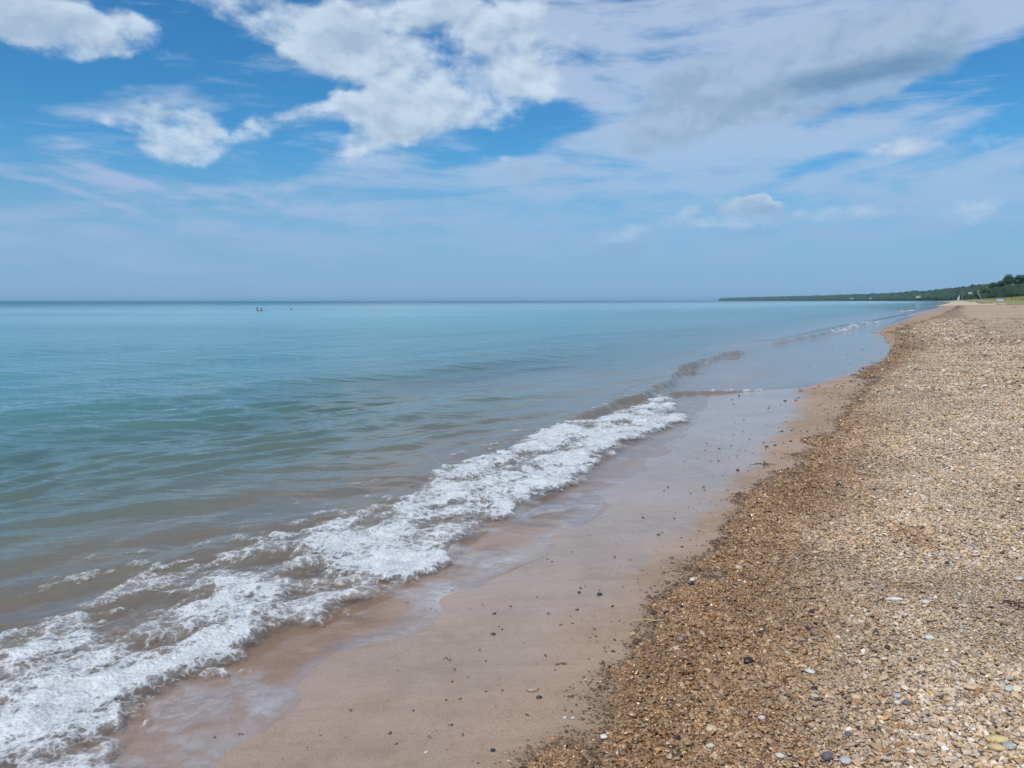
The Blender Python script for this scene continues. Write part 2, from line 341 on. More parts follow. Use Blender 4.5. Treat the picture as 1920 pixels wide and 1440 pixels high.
# ================================================================== mesh helpers
def tag(o, label=None, cat=None, group=None, kind=None):
    if label: o['label'] = label
    if cat: o['category'] = cat
    if group: o['group'] = group
    if kind: o['kind'] = kind
    return o
def mesh_np(name, V, Fq, mat=None, attrs=None, smooth=True, parent=None):
    me = bpy.data.meshes.new(name); V = np.asarray(V, np.float32); Fq = np.asarray(Fq, np.int32)
    me.vertices.add(len(V)); me.vertices.foreach_set('co', V.ravel())
    k = Fq.shape[1]
    me.loops.add(Fq.size); me.loops.foreach_set('vertex_index', Fq.ravel())
    me.polygons.add(len(Fq)); me.polygons.foreach_set('loop_start', np.arange(0, Fq.size, k, dtype=np.int32))
    me.update(calc_edges=True)
    me.polygons.foreach_set('use_smooth', np.full(len(Fq), smooth))
    for an, arr in (attrs or {}).items():
        arr = np.asarray(arr, np.float32)
        if arr.ndim == 1:
            a = me.attributes.new(an, 'FLOAT', 'POINT'); a.data.foreach_set('value', arr)
        else:
            a = me.attributes.new(an, 'FLOAT_COLOR', 'POINT')
            a.data.foreach_set('color', np.concatenate([arr, np.ones((len(arr), 1), np.float32)], 1).ravel())
    if mat: me.materials.append(mat)
    o = bpy.data.objects.new(name, me); COL.objects.link(o)
    if parent: o.parent = parent
    return o
Y0 = 1.2                                     # the fan of the ground sheets opens this far behind the camera
def fan(us, rs):
    """fan grid: finer close by, coarser far away"""
    y = np.array([H * F / r for r in rs]); U, Y = np.meshgrid(us, y)
    return U * (Y + Y0), Y
def grid_faces(nr, nc, keep=None):
    i = np.arange(nr * nc).reshape(nr, nc)
    f = np.stack([i[:-1, :-1], i[:-1, 1:], i[1:, 1:], i[1:, :-1]], -1)   # rows go away from the camera: this winding faces up
    f = f.reshape(-1, 4)
    if keep is not None: f = f[keep.reshape(-1)]
    return f
def compact(V, Fq, attrs):
    used = np.unique(Fq); m = np.full(len(V), -1, np.int64); m[used] = np.arange(len(used))
    return V[used], m[Fq], {k: v[used] for k, v in attrs.items()}
def steps(lo, hi, st): return list(np.arange(lo, hi, st))
def us_of(st):
    c = steps(-0.74, 0.74, st / F); out = steps(0.74, 1.3, st * 5 / F) + steps(1.3, 4.2, 0.1)
    return np.array([-u for u in reversed(out)] + c + out)
def rs_of(st, near=2400):
    r = list(np.arange(near, 930, -st * 3)) + list(np.arange(930, 6, -st)) + list(np.geomspace(6, 0.06, 40))
    return np.array([7800, 4800, 3400, 2800] + r)
def lerp(a, b, t): return a + (b - a) * t

def newmat(name):
    m = bpy.data.materials.new(name); m.use_nodes = True; return m, NT(m.node_tree)
def pmat(name, col, rough=0.7, noise=0.0, nscale=5.0, bump=0.0, bscale=20.0, col2=None, metallic=0.0, coat=0.0):
    m, n = newmat(name)
    tc = n.add('ShaderNodeTexCoord').outputs['Object']
    c = (*col, 1)
    nz = n.noise(tc, nscale, 5, 0.6).outputs[0]
    c2 = col2 if col2 else tuple(v * (1 - noise) for v in col)
    colr = n.mix(n.ss(nz, 0.35, 0.65), (*c2, 1), c)
    b = n.add('ShaderNodeBsdfPrincipled', {'Base Color': colr, 'Roughness': rough, 'Metallic': metallic, 'Coat Weight': coat})
    if bump:
        bn = n.noise(tc, bscale, 4, 0.6).outputs[0]
        n.put(b, 'Normal', n.add('ShaderNodeBump', {'Height': bn, 'Strength': 0.6, 'Distance': bump}).outputs[0])
    n.add('ShaderNodeOutputMaterial', {0: b})
    return m

# ================================================================== ground
def ground_material():
    m, n = newmat('beach sand and gravel')
    geo = n.add('ShaderNodeNewGeometry').outputs['Position']
    wet = n.add('ShaderNodeAttribute', attribute_name='wet').outputs['Fac']
    grav = n.add('ShaderNodeAttribute', attribute_name='gravel').outputs['Fac']
    damp_shade = n.add('ShaderNodeAttribute', attribute_name='damp_shade').outputs['Fac']  # damp near the waterline, plus painted shade of the gravel hollows
    big = n.noise(geo, 0.9, 5, 0.6).outputs[0]
    fine = n.noise(geo, 90, 4, 0.7).outputs[0]
    grain = n.noise(geo, 420, 2, 0.6).outputs[0]
    med = n.noise(geo, 9, 6, 0.65, 0.5).outputs[0]
    dry = n.mix(n.ss(big, .3, .7), (.44, .335, .225), (.52, .41, .285))
    dry = n.mix(n.ss(med, .35, .7), n.mix(.5, dry, (.36, .265, .175)), dry)
    vast = n.noise(n.mapping(geo, (0, 0, 0), (0, 0, R(-30)), (.5, .09, 1)), 1.0, 6, .7, .6).outputs[0]
    dry = n.mix(n.ss(vast, .40, .62, .55, 0), dry, (.30, .22, .145))
    wetc = n.mix(n.ss(med, .3, .7), (.31, .215, .145), (.40, .285, .195))
    wetc = n.mix(n.ss(big, .35, .65), wetc, (.43, .305, .225))
    str_ = n.noise(n.mapping(geo, (0, 0, 0), (0, 0, R(-28)), (1.2, 9, 1)), 1.5, 6, .65, .5).outputs[0]
    wetc = n.mix(n.m('MULTIPLY', n.ss(str_, .40, .70), .22), wetc, (.235, .165, .115))
    spk = n.m('MAXIMUM', n.ss(grain, .56, .66), n.ss(n.noise(geo, 150, 3, .7).outputs[0], .58, .66))
    wetc = n.mix(n.m('MULTIPLY', spk, .60), wetc, (.10, .065, .045))
    c = n.mix(damp_shade, dry, wetc)
    # gravel as seen in the sheet itself (loose stones lie on top of it)
    v1 = n.add('ShaderNodeTexVoronoi', {'Vector': geo, 'Scale': 55.0, 'Randomness': 1.0})
    v1.voronoi_dimensions = '2D'
    v2 = n.add('ShaderNodeTexVoronoi', {'Vector': geo, 'Scale': 17.0, 'Randomness': 1.0}); v2.voronoi_dimensions = '2D'
    sep = n.add('ShaderNodeSeparateColor', {0: v1.outputs['Color']})
    ramp = n.add('ShaderNodeValToRGB', {0: sep.outputs[0]}); ramp.color_ramp.interpolation = 'CONSTANT'
    cols = [(.05, (.16, .12, .09)), (.14, (.30, .22, .14)), (.34, (.40, .30, .20)), (.6, (.48, .38, .27)), (.78, (.42, .36, .29)), (.92, (.56, .49, .39))]
    r = ramp.color_ramp; r.elements[0].position = 0; r.elements[0].color = (.03, .022, .015, 1); r.elements[1].position = .96; r.elements[1].color = (.66, .62, .54, 1)
    for p_, cc in cols: e = r.elements.new(p_); e.color = (*cc, 1)
    gc = n.mix(n.ss(v1.outputs['Distance'], .25, .6), ramp.outputs[0], (.22, .16, .105))
    gcw = n.mix(1.0, gc, (.70, .56, .40, 1), 'MULTIPLY')
    gc = n.mix(damp_shade, gc, gcw)
    gm = n.m('MULTIPLY', grav, 1.0)
    c = n.mix(gm, c, gc)
    rough = n.m('MULTIPLY_ADD', n.ss(med, .3, .7), 0.06, n.ss(wet, 0, 1, .85, .20, 'LINEAR'))
    b = n.add('ShaderNodeBsdfPrincipled', {'Base Color': c, 'Roughness': rough, 'IOR': 1.4})
    n.put(b, 'Specular IOR Level', .12)
    n.put(b, 'Coat Weight', n.m('MULTIPLY', wet, n.ss(med, .2, .55, .50, .85)))
    n.put(b, 'Coat Roughness', 0.10); n.put(b, 'Coat IOR', 1.33)
    hgt = n.m('MULTIPLY_ADD', fine, .35, n.m('MULTIPLY', grain, .2))
    hgt = n.m('MULTIPLY_ADD', n.m('MULTIPLY', v1.outputs['Distance'], gm), -1.6, hgt)
    hgt = n.m('MULTIPLY_ADD', med, n.ss(wet, 0, 1, 1.4, .25, 'LINEAR'), hgt)
    bmp = n.add('ShaderNodeBump', {'Height': hgt, 'Strength': n.ss(wet, 0, 1, 0.9, 0.6, 'LINEAR'), 'Distance': 0.012})
    n.put(b, 'Normal', bmp.outputs[0])
    bmp2 = n.add('ShaderNodeBump', {'Height': n.m('MULTIPLY_ADD', med, .6, n.m('MULTIPLY', fine, .3)), 'Strength': .35, 'Distance': 0.006})
    n.put(b, 'Coat Normal', bmp2.outputs[0])
    n.add('ShaderNodeOutputMaterial', {0: b}); return m
M_ground = ground_material()

def gravel_field(x, y, s):
    i = -s
    edge = i + 0.22 * fbm(x * 1.2, y * .9, 3, 110) + .08 * gnoise(x * 5, y * 5, 113)
    edge = edge - np.interp(y, [0, 5.5, 7.5, 11, 14, 17, 21, 34, 80], [0, 0, .22, .50, .45, .05, .25, .75, 2.2])
    inland = np.interp(y, [0, 10, 22, 30, 70, 150], [5.5, 4.8, 3.9, 3.6, 3.6, 3.2]) + .7 * gnoise(x * .3, y * .22, 114)
    g = sst(edge, -0.10, 0.22) * (1 - sst(i, inland, inland + 1.6))
    spit = np.exp(-((y - 13.6) / 2.2) ** 2) * np.exp(-((i - .45) / .55) ** 2)          # bare sand tongue by the side wave
    spit2 = np.exp(-((y - 37) / 5) ** 2) * np.exp(-((i - 0.3) / .7) ** 2)
    return g * (1 - .95 * np.clip(spit * 1.2 + spit2, 0, 1))
def ground_attrs(x, y):
    s = shore(x, y); i = -s
    e = i + .12 * gnoise(x * 2, y * 2, 120)
    arc, _ = line_d(x, y, ARC); arc2, _ = line_d(x, y, ARC2)
    damp_shade = 1 - sst(i + .35 * gnoise(x * .7, y * .5, 121) + .12 * gnoise(x * 4, y * 4, 122), .30 + np.interp(y, [0, 20, 35, 80, 200], [0, 0, .5, 1.2, 2.5]), 1.35 + np.interp(y, [0, 20, 35, 80, 200], [0, 0, .7, 1.6, 3.5]))
    damp_shade = np.maximum(damp_shade, .9 * np.exp(-((arc + .1 * gnoise(x * 3, y * 3, 123)) / .13) ** 2) * (.5 + .5 * gnoise(x * 2.2, y * 2.2, 124)) + .6 * np.exp(-((arc2 + .1 * gnoise(x * 3, y * 3, 125)) / .16) ** 2) * (.5 + .5 * gnoise(x * 2, y * 2, 126)))  # arcs: shade of wet gravel hollows, painted in through the same mask
    damp_shade = np.clip(damp_shade, 0, 1)
    wet = 1 - sst(e, -.28, .05)
    return s, damp_shade, wet, gravel_field(x, y, s)
us, rs = us_of(2.6), rs_of(2.6)
X, Y = fan(us, rs)
Z = ground_z(X, Y); Z = lerp(Z, -4.0, sst(Y, 330, 450)); Z = np.where(shore(X, Y) > 0, Z, Z)
s_, damp_shade, wet, grav = ground_attrs(X, Y)
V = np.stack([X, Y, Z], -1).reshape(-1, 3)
ground = mesh_np('beach', V, grid_faces(*X.shape), M_ground, {'wet': wet.ravel(), 'damp_shade': damp_shade.ravel(), 'gravel': grav.ravel()})
tag(ground, kind='structure')

# ================================================================== lake
def water_material():
    m, n = newmat('lake water')
    geo = n.add('ShaderNodeNewGeometry').outputs['Position']
    dep = n.add('ShaderNodeAttribute', attribute_name='depth').outputs['Fac']
    dist = n.add('ShaderNodeAttribute', attribute_name='offshore').outputs['Fac']
    stir = n.add('ShaderNodeAttribute', attribute_name='stirred').outputs['Fac']
    scum = n.add('ShaderNodeAttribute', attribute_name='scum').outputs['Fac']
    # ripples too small for the mesh; crests run along the shore
    rm = n.mapping(geo, (0, 0, 0), (0, 0, R(-62)), (1.0, 2.2, 1))
    r1 = n.noise(rm, 1.1, 3, 0.5, 0.4).outputs[0]
    r2 = n.noise(rm, 5.5, 3, 0.5, 0.3).outputs[0]
    r3 = n.noise(n.mapping(geo, (5, 2, 0), (0, 0, R(-75)), (.3, 1.1, 1)), .5, 5, .6, .3).outputs[0]
    h = n.m('MULTIPLY_ADD', r1, .080, n.m('MULTIPLY', r2, .017))
    h = n.m('MULTIPLY_ADD', r3, .12, h)
    calm = n.m('MULTIPLY', n.ss(dep, 0.0, 0.35, 0.12, 1.0), n.ss(dist, 4, 25, .55, 1.0))
    bmp = n.add('ShaderNodeBump', {'Height': n.m('MULTIPLY', h, calm), 'Strength': 1.0, 'Distance': 1.0}).outputs[0]
    col = n.add('ShaderNodeValToRGB', {0: n.ss(dist, 0, 420, mode='LINEAR')}); r = col.color_ramp
    r.elements[0].position = 0; r.elements[0].color = (.19, .20, .135, 1)
    r.elements[1].position = 1; r.elements[1].color = (.008, .11, .17, 1)
    for p_, c_ in ((.012, (.13, .24, .205)), (.03, (.125, .32, .345)), (.12, (.20, .42, .47)), (.30, (.22, .43, .48)), (.6, (.035, .21, .27))):
        e = r.elements.new(p_); e.color = (*c_, 1)
    wind = n.noise(n.mapping(geo, (0, 0, 0), (0, 0, R(-20)), (.012, .03, 1)), 1.0, 4, .6).outputs[0]
    bodyc = n.mix(n.ss(wind, .35, .65, 0, .35), col.outputs[0], (.018, .115, .16))
    body = n.add('ShaderNodeBsdfDiffuse', {0: bodyc})
    turb = n.m('SUBTRACT', 1.0, n.m('POWER', 2.718, n.m('MULTIPLY', dep, -2.6)))
    tr = n.add('ShaderNodeBsdfTransparent', {0: n.mix(n.ss(dep, 0, .5), (.93, .90, .885), (.62, .80, .78))})
    sandy = n.add('ShaderNodeBsdfDiffuse', {0: (.24, .18, .13, 1)})
    inner = n.add('ShaderNodeMixShader', {0: turb, 1: tr, 2: body})
    inner = n.add('ShaderNodeMixShader', {0: n.m('MULTIPLY', stir, .6), 1: inner, 2: sandy})
    sn = n.noise(geo, 16, 6, .7, .8).outputs[0]
    frothy = n.add('ShaderNodeBsdfDiffuse', {0: (.50, .48, .485, 1)})
    inner = n.add('ShaderNodeMixShader', {0: n.m('MULTIPLY', scum, n.ss(sn, .35, .65, .5, 1.0)), 1: inner, 2: frothy})
    fr = n.add('ShaderNodeFresnel', {'IOR': 1.33, 'Normal': bmp})
    gl = n.add('ShaderNodeBsdfGlossy', {'Roughness': n.ss(dist, 5, 120, .03, .30), 'Normal': bmp, 'Color': (1, 1, 1, 1)})
    sf = n.add('ShaderNodeMixShader', {0: n.m('MULTIPLY', fr, n.m('MULTIPLY', n.ss(dist, 4, 120, .84, .74), n.ss(dist, 150, 600, 1.0, .68))), 1: inner, 2: gl})
    n.add('ShaderNodeOutputMaterial', {0: sf}); return m
M_water = water_material()
us, rs = us_of(1.5), rs_of(1.5)
X, Y = fan(us, rs)
Z, sd_, fw, s, gz = water_surface(X, Y)
keepv = (s > -0.4) & (Z > gz - 0.08)
keep = keepv[:-1, :-1] | keepv[1:, 1:] | keepv[:-1, 1:] | keepv[1:, :-1] | (Y[:-1, :-1] > 60)
keep &= (s[:-1, :-1] > -0.6) | (Y[:-1, :-1] > 200)
ra, _ = line_d(X, Y, RIDGE); rb, _ = line_d(X, Y, RIDGE2); rc, _ = line_d(X, Y, SIDE)
stir = np.clip(sst(sd_, -2.0, -.1) * (fw > 0) * (Y < 18), 0, 1) * .62 * sst(Z - gz, .01, .08)
stir = np.maximum(stir, np.maximum(np.exp(-((ra - .02) / .20) ** 2) * .60, np.maximum(np.exp(-((rb - .02) / .26) ** 2) * .5, np.exp(-((rc + .12) / .28) ** 2) * .65)))
V = np.stack([X, Y, Z], -1).reshape(-1, 3)
mott = sst(fbm(X * 1.6 + Y * .8, Y * 1.6 - X * .8, 4, 180, .6), .0, .8)
scum = (.50 * np.exp(-((fw - .10) / .11) ** 2) * sst(Y, 9.5, 5.0) + .52 * mott * sst(fw, 0, .2) * sst(sd_, -1.4, -.1) * (sd_ < .1) * sst(Y, 12, 7)) * (fw > 0)
scum = scum * (poly_sdf(X, Y, LANDP) > -.2)
at = {'scum': np.clip(scum, 0, 1).ravel(), 'depth': np.clip(Z - gz, 0, 50).ravel(), 'offshore': np.clip(s, 0, 1e5).ravel(), 'stirred': stir.ravel()}
V, Fq, at = compact(V, grid_faces(*X.shape, keep), at)
water = mesh_np('lake_water', V, Fq, M_water, at); tag(water, kind='structure')

# ================================================================== foam
def foam_material():
    m, n = newmat('sea foam')
    geo = n.add('ShaderNodeNewGeometry').outputs['Position']
    cov = n.add('ShaderNodeAttribute', attribute_name='cover').outputs['Fac']
    wq = n.noise(geo, 7, 4, .6).outputs[1]
    wp = n.add('ShaderNodeVectorMath', {0: wq, 1: (.07, .07, 0), 2: geo}, operation='MULTIPLY_ADD').outputs[0]
    v1 = n.add('ShaderNodeTexVoronoi', {'Vector': wp, 'Scale': 13.0}, feature='DISTANCE_TO_EDGE'); v1.voronoi_dimensions = '2D'
    v2 = n.add('ShaderNodeTexVoronoi', {'Vector': wp, 'Scale': 38.0}, feature='DISTANCE_TO_EDGE'); v2.voronoi_dimensions = '2D'
    fz = n.noise(geo, 26, 5, .65, 0).outputs[0]
    hole = n.m('MULTIPLY_ADD', n.ss(v1.outputs[0], 0, .36), .46, n.m('MULTIPLY', n.ss(v2.outputs[0], 0, .3), .36))
    hole = n.m('MULTIPLY_ADD', n.m('SUBTRACT', fz, .5), 1.8, hole)
    a = n.ss(n.m('SUBTRACT', cov, hole), .0, .80)
    soft = n.m('MULTIPLY', n.ss(cov, .10, .75), n.ss(n.noise(geo, 9, 5, .65, .5).outputs[0], .32, .66, .25, 1.0))
    a = n.m('MULTIPLY_ADD', soft, .34, n.m('MULTIPLY', a, .66))
    a = n.m('MULTIPLY', a, .90)
    b = n.add('ShaderNodeBsdfPrincipled', {'Base Color': n.mix(cov, (.50, .49, .47, 1), (.68, .70, .71, 1)), 'Roughness': .6, 'Alpha': a})
    n.put(b, 'Subsurface Weight', 0.0)
    bz = n.noise(geo, 55, 5, .7).outputs[0]
    hh = n.m('MULTIPLY_ADD', n.ss(v2.outputs[0], 0, .3), -.6, bz)
    n.put(b, 'Normal', n.add('ShaderNodeBump', {'Height': hh, 'Strength': .5, 'Distance': .006}).outputs[0])
    n.add('ShaderNodeOutputMaterial', {0: b}); return m
M_foam = foam_material()
def build_foam(name, us, rs, label):
    X, Y = fan(us, rs)
    Z, sd_, fw, s, gz = water_surface(X, Y)
    cov = foam_cover(X, Y, sd_, fw, s)
    b1 = np.abs(gnoise(X * 4.2, Y * 4.2, 130)); b2 = np.abs(gnoise(X * 11, Y * 11, 131)); b3 = np.abs(gnoise(X * 27, Y * 27, 132)); b4 = gnoise(X * 70, Y * 70, 133)
    k = np.clip(cov, 0, 1)
    c_ = X * .86 - Y * .5; t_ = X * .5 + Y * .86
    b1 = gnoise(c_ * 4.0, t_ * 2.8, 130); b2 = gnoise(c_ * 10, t_ * 8, 131)
    thick = sst(cov, .25, .95)
    Z = Z + 0.003 + sst(k, 0, .5) * .004 + thick * (0.018 + (.022 * b1 + .014 * b2) * sst(sd_, 0, .3) + .007 * (1 - b3) + .0015 * b4)
    keep = (np.maximum(cov[:-1, :-1], cov[1:, 1:]) > 0.06)
    V = np.stack([X, Y, Z], -1).reshape(-1, 3)
    V, Fq, at = compact(V, grid_faces(*X.shape, keep), {'cover': cov.ravel()})
    o = mesh_np(name, V, Fq, M_foam, at); tag(o, label, 'foam', kind='stuff'); return o
build_foam('wave_foam', np.array(steps(-1.15, -.66, 3 / F) + steps(-.66, .26, 1.2 / F)), np.array(list(np.arange(1500, 900, -4)) + list(np.arange(900, 168, -1.15))), 'white lacy foam of the wave breaking along the shore')
build_foam('wave_foam', np.array(steps(.22, .53, .9 / F)), np.arange(176, 13, -0.6), 'thin white foam on the small far waves near the beach')
# ================================================================== loose gravel (nobody could count it)
def pebble_tree():
    gt = bpy.data.node_groups.new('gravel scatter', 'GeometryNodeTree')
    gt.interface.new_socket('Geometry', in_out='INPUT', socket_type='NodeSocketGeometry')
    gt.interface.new_socket('Geometry', in_out='OUTPUT', socket_type='NodeSocketGeometry')
    N = gt.nodes; L = gt.links
    gi = N.new('NodeGroupInput'); go = N.new('NodeGroupOutput')
    g2i = N.new('GeometryNodeGeometryToInstance')
    for k in range(9):
        ico = N.new('GeometryNodeMeshIcoSphere'); ico.inputs['Radius'].default_value = 1.0; ico.inputs['Subdivisions'].default_value = 2
        sp = N.new('GeometryNodeSetPosition'); nz = N.new('ShaderNodeTexNoise'); nz.noise_dimensions = '4D'
        nz.inputs['W'].default_value = k * 7.3; nz.inputs['Scale'].default_value = 0.85; nz.inputs['Detail'].default_value = 1.0
        sub = N.new('ShaderNodeVectorMath'); sub.operation = 'SUBTRACT'; sub.inputs[1].default_value = (.5, .5, .5)
        mul = N.new('ShaderNodeVectorMath'); mul.operation = 'MULTIPLY'; mul.inputs[1].default_value = (2.6, 2.6, 1.5)
        L.new(nz.outputs['Color'], sub.inputs[0]); L.new(sub.outputs[0], mul.inputs[0])
        L.new(ico.outputs[0], sp.inputs['Geometry']); L.new(mul.outputs[0], sp.inputs['Offset'])
        sh = N.new('GeometryNodeSetShadeSmooth'); L.new(sp.outputs[0], sh.inputs[0])
        sh.inputs['Shade Smooth'].default_value = (k % 3 != 2)
        L.new(sh.outputs[0], g2i.inputs[0])
    iop = N.new('GeometryNodeInstanceOnPoints'); iop.inputs['Pick Instance'].default_value = True
    def attr(nm, t):
        a = N.new('GeometryNodeInputNamedAttribute'); a.data_type = t; a.inputs[0].default_value = nm; return a.outputs[0]
    L.new(gi.outputs[0], iop.inputs['Points']); L.new(g2i.outputs[0], iop.inputs['Instance'])
    L.new(attr('pick', 'INT'), iop.inputs['Instance Index'])
    L.new(attr('rot', 'FLOAT_VECTOR'), iop.inputs['Rotation']); L.new(attr('scl', 'FLOAT_VECTOR'), iop.inputs['Scale'])
    sm = N.new('GeometryNodeSetMaterial'); sm.inputs['Material'].default_value = M_pebble
    L.new(iop.outputs[0], sm.inputs[0]); L.new(sm.outputs[0], go.inputs[0])
    return gt
def pebble_material():
    m, n = newmat('pebble')
    c = n.add('ShaderNodeAttribute', attribute_name='pcol', attribute_type='INSTANCER').outputs['Color']
    w = n.add('ShaderNodeAttribute', attribute_name='pwet', attribute_type='INSTANCER').outputs['Fac']
    tc = n.add('ShaderNodeTexCoord').outputs['Object']
    nz = n.noise(tc, 2.5, 4, .7).outputs[0]
    cc = n.mix(n.m('MULTIPLY', n.ss(nz, .4, .65), .35), c, n.mix(1.0, c, (.55, .5, .45, 1), 'MULTIPLY'))
    b = n.add('ShaderNodeBsdfPrincipled', {'Base Color': cc, 'Roughness': n.ss(w, 0, 1, .75, .28, 'LINEAR')})
    n.put(b, 'Specular IOR Level', n.ss(w, 0, 1, .25, .6, 'LINEAR'))
    n.add('ShaderNodeOutputMaterial', {0: b}); return m
M_pebble = pebble_material()
PAL = np.array([(.58, .45, .31), (.52, .40, .27), (.46, .33, .20), (.55, .46, .36), (.46, .40, .34), (.66, .57, .45), (.38, .24, .12), (.24, .18, .14), (.76, .73, .67), (.08, .07, .07), (.55, .36, .17), (.37, .34, .33)])
PW = np.array([.20, .20, .13, .13, .10, .10, .05, .04, .018, .012, .012, .02]); PW = PW / PW.sum()
pts, cols, wets, rots, scls, picks = [], [], [], [], [], []
def scatter(y0, y1, cell, smin, smax, dens=1.0):
    umax = 0.80
    ny = int((y1 - y0) / cell); ys = y0 + (np.arange(ny) + .5) * cell
    xx, yy = [], []
    for yv in ys:
        x0 = float(xs(np.array([yv]))[0]) - 2.2; x1 = umax * (yv + .25) + .4
        a = np.arange(x0, x1, cell); xx.append(a); yy.append(np.full(a.shape, yv))
    x = np.concatenate(xx); y = np.concatenate(yy)
    x = x + rng.uniform(-.5, .5, x.shape) * cell; y = y + rng.uniform(-.5, .5, y.shape) * cell
    s, damp_shade, wet, grav = ground_attrs(x, y)
    stray = .013 * np.exp(-np.maximum(s, 0) / .28) + .0022 * np.exp(-np.maximum(s, 0) / 1.2)
    clump = .5 + .9 * sst(gnoise(x * 4, y * 4, 140), .0, .6)
    p = np.clip(grav * 1.15 * dens, 0, 1) + stray * clump * (s > -.2) * (s < 2.2) + .05 * (s < -.2) * (1 - grav)
    k = rng.random(x.shape) < p
    x, y, damp_shade, wet, grav, s = x[k], y[k], damp_shade[k], wet[k], grav[k], s[k]
    n = len(x); z = ground_z(x, y)
    sz = np.exp(rng.normal(0, .38, n)) * .48 * (smin + smax); sz = np.clip(sz, smin * .6, smax * 1.9)
    # patches of coarser and finer gravel
    sz *= 1 + .25 * gnoise(x * 1.7, y * 1.7, 141) + .22 * gnoise(x * .6, y * .5, 144) + .18 * sst(-s, 1.2, 2.6)
    z = z + rng.uniform(-.15, .55, n) * sz * grav
    c = PAL[rng.choice(len(PAL), n, p=PW)] * rng.uniform(.72, 1.12, (n, 1))
    far = np.where(grav < .5, .55, 1.0)
    c = c * far[:, None]
    tone = .97 + .16 * gnoise(x * .9, y * .7, 142)[:, None] + .12 * gnoise(x * 3.1, y * 2.4, 143)[:, None]
    c = c * tone
    w = np.clip(damp_shade, 0, 1)[:, None]
    c = c * (1 - w) + (c ** 1.25 * np.array([.75, .61, .45])) * w  # darker where damp, and along the arcs of painted hollow shade
    c = np.clip(c * np.array([1.09, 1.05, 1.03]), .008, .85)
    pts.append(np.stack([x, y, z], -1)); cols.append(c); wets.append(w[:, 0])
    rots.append(np.stack([rng.normal(0, .35, n), rng.normal(0, .35, n), rng.uniform(0, 6.28, n)], -1))
    scls.append(np.stack([sz * rng.uniform(.85, 1.5, n), sz * rng.uniform(.65, 1.0, n), sz * rng.uniform(.38, .72, n)], -1) * .5)
    picks.append(rng.integers(0, 9, n))
scatter(1.9, 4.2, .0088, .0076, .0135)
scatter(4.2, 7.0, .0110, .0090, .0150)
scatter(7.0, 12.0, .0155, .0110, .018)
scatter(12.0, 24.0, .029, .017, .026, .75)
scatter(24.0, 60.0, .075, .032, .050, .45)
P = np.concatenate(pts)
me = bpy.data.meshes.new('gravel'); me.vertices.add(len(P)); me.vertices.foreach_set('co', P.astype(np.float32).ravel())
a = me.attributes.new('pcol', 'FLOAT_COLOR', 'POINT'); a.data.foreach_set('color', np.concatenate([np.concatenate(cols), np.ones((len(P), 1))], 1).astype(np.float32).ravel())
a = me.attributes.new('pwet', 'FLOAT', 'POINT'); a.data.foreach_set('value', np.concatenate(wets).astype(np.float32))
a = me.attributes.new('rot', 'FLOAT_VECTOR', 'POINT'); a.data.foreach_set('vector', np.concatenate(rots).astype(np.float32).ravel())
a = me.attributes.new('scl', 'FLOAT_VECTOR', 'POINT'); a.data.foreach_set('vector', np.concatenate(scls).astype(np.float32).ravel())
a = me.attributes.new('pick', 'INT', 'POINT'); a.data.foreach_set('value', np.concatenate(picks).astype(np.int32))
me.update(); me.materials.append(M_pebble)
gravel = bpy.data.objects.new('gravel', me); COL.objects.link(gravel)
gravel.modifiers.new('scatter', 'NODES').node_group = pebble_tree()
tag(gravel, 'small beige, tan and grey pebbles covering the beach', 'gravel', kind='stuff')
print('pebbles', len(P))

# ================================================================== stones one can point at
stone_mats = {}
def stone_mat(col, wet):
    k = (col, wet)
    if k not in stone_mats:
        stone_mats[k] = pmat('stone surface', col, .3 if wet else .65, .0, 30, .0012, 220, tuple(v * .72 for v in col), coat=.6 if wet else 0)
    return stone_mats[k]
def stone(px, py, wpx, ar, flat, tilt, col, label, wet=False, angular=0.0, name='stone', cat='stone', group=None):
    x, y, z = GG(px, py)
    d = math.hypot(x, y, 1.5); r = wpx / F * d * .5
    bm = bmesh.new(); bmesh.ops.create_icosphere(bm, subdivisions=4, radius=1)
    sd = random.random() * 50; from mathutils import noise as mn
    for v in bm.verts:
        q = v.co.normalized()
        k = 1 + .16 * mn.noise(q * 1.1 + Vector((sd, 0, 0))) + .05 * mn.noise(q * 3 + Vector((0, sd, 0)))
        if angular:
            k *= 1 - angular * abs(mn.noise(q * 1.6 + Vector((sd, sd, 0))))
        v.co = q * k
        v.co.x *= r; v.co.y *= r * ar; v.co.z *= r * flat
    me = bpy.data.meshes.new(name); bm.to_mesh(me); bm.free()
    for p in me.polygons: p.use_smooth = True
    me.materials.append(stone_mat(col, wet))
    o = bpy.data.objects.new(name, me); COL.objects.link(o)
    lift = r * flat * .40 + (0.0085 if float(gravel_field(np.array([x]), np.array([y]), shore(np.array([x]), np.array([y])))[0]) > .4 else 0)
    o.location = (x, y, z + lift); o.rotation_euler = (random.uniform(-.12, .12), random.uniform(-.12, .12), R(tilt))
    tag(o, label, cat, group); return o
TAN, CREAM, WHITE, BLACK, GREY, OCH, ORG, BRN, YEL = (.46, .34, .22), (.58, .51, .41), (.66, .64, .59), (.025, .026, .032), (.26, .26, .27), (.50, .36, .17), (.52, .28, .10), (.28, .18, .10), (.62, .48, .22)
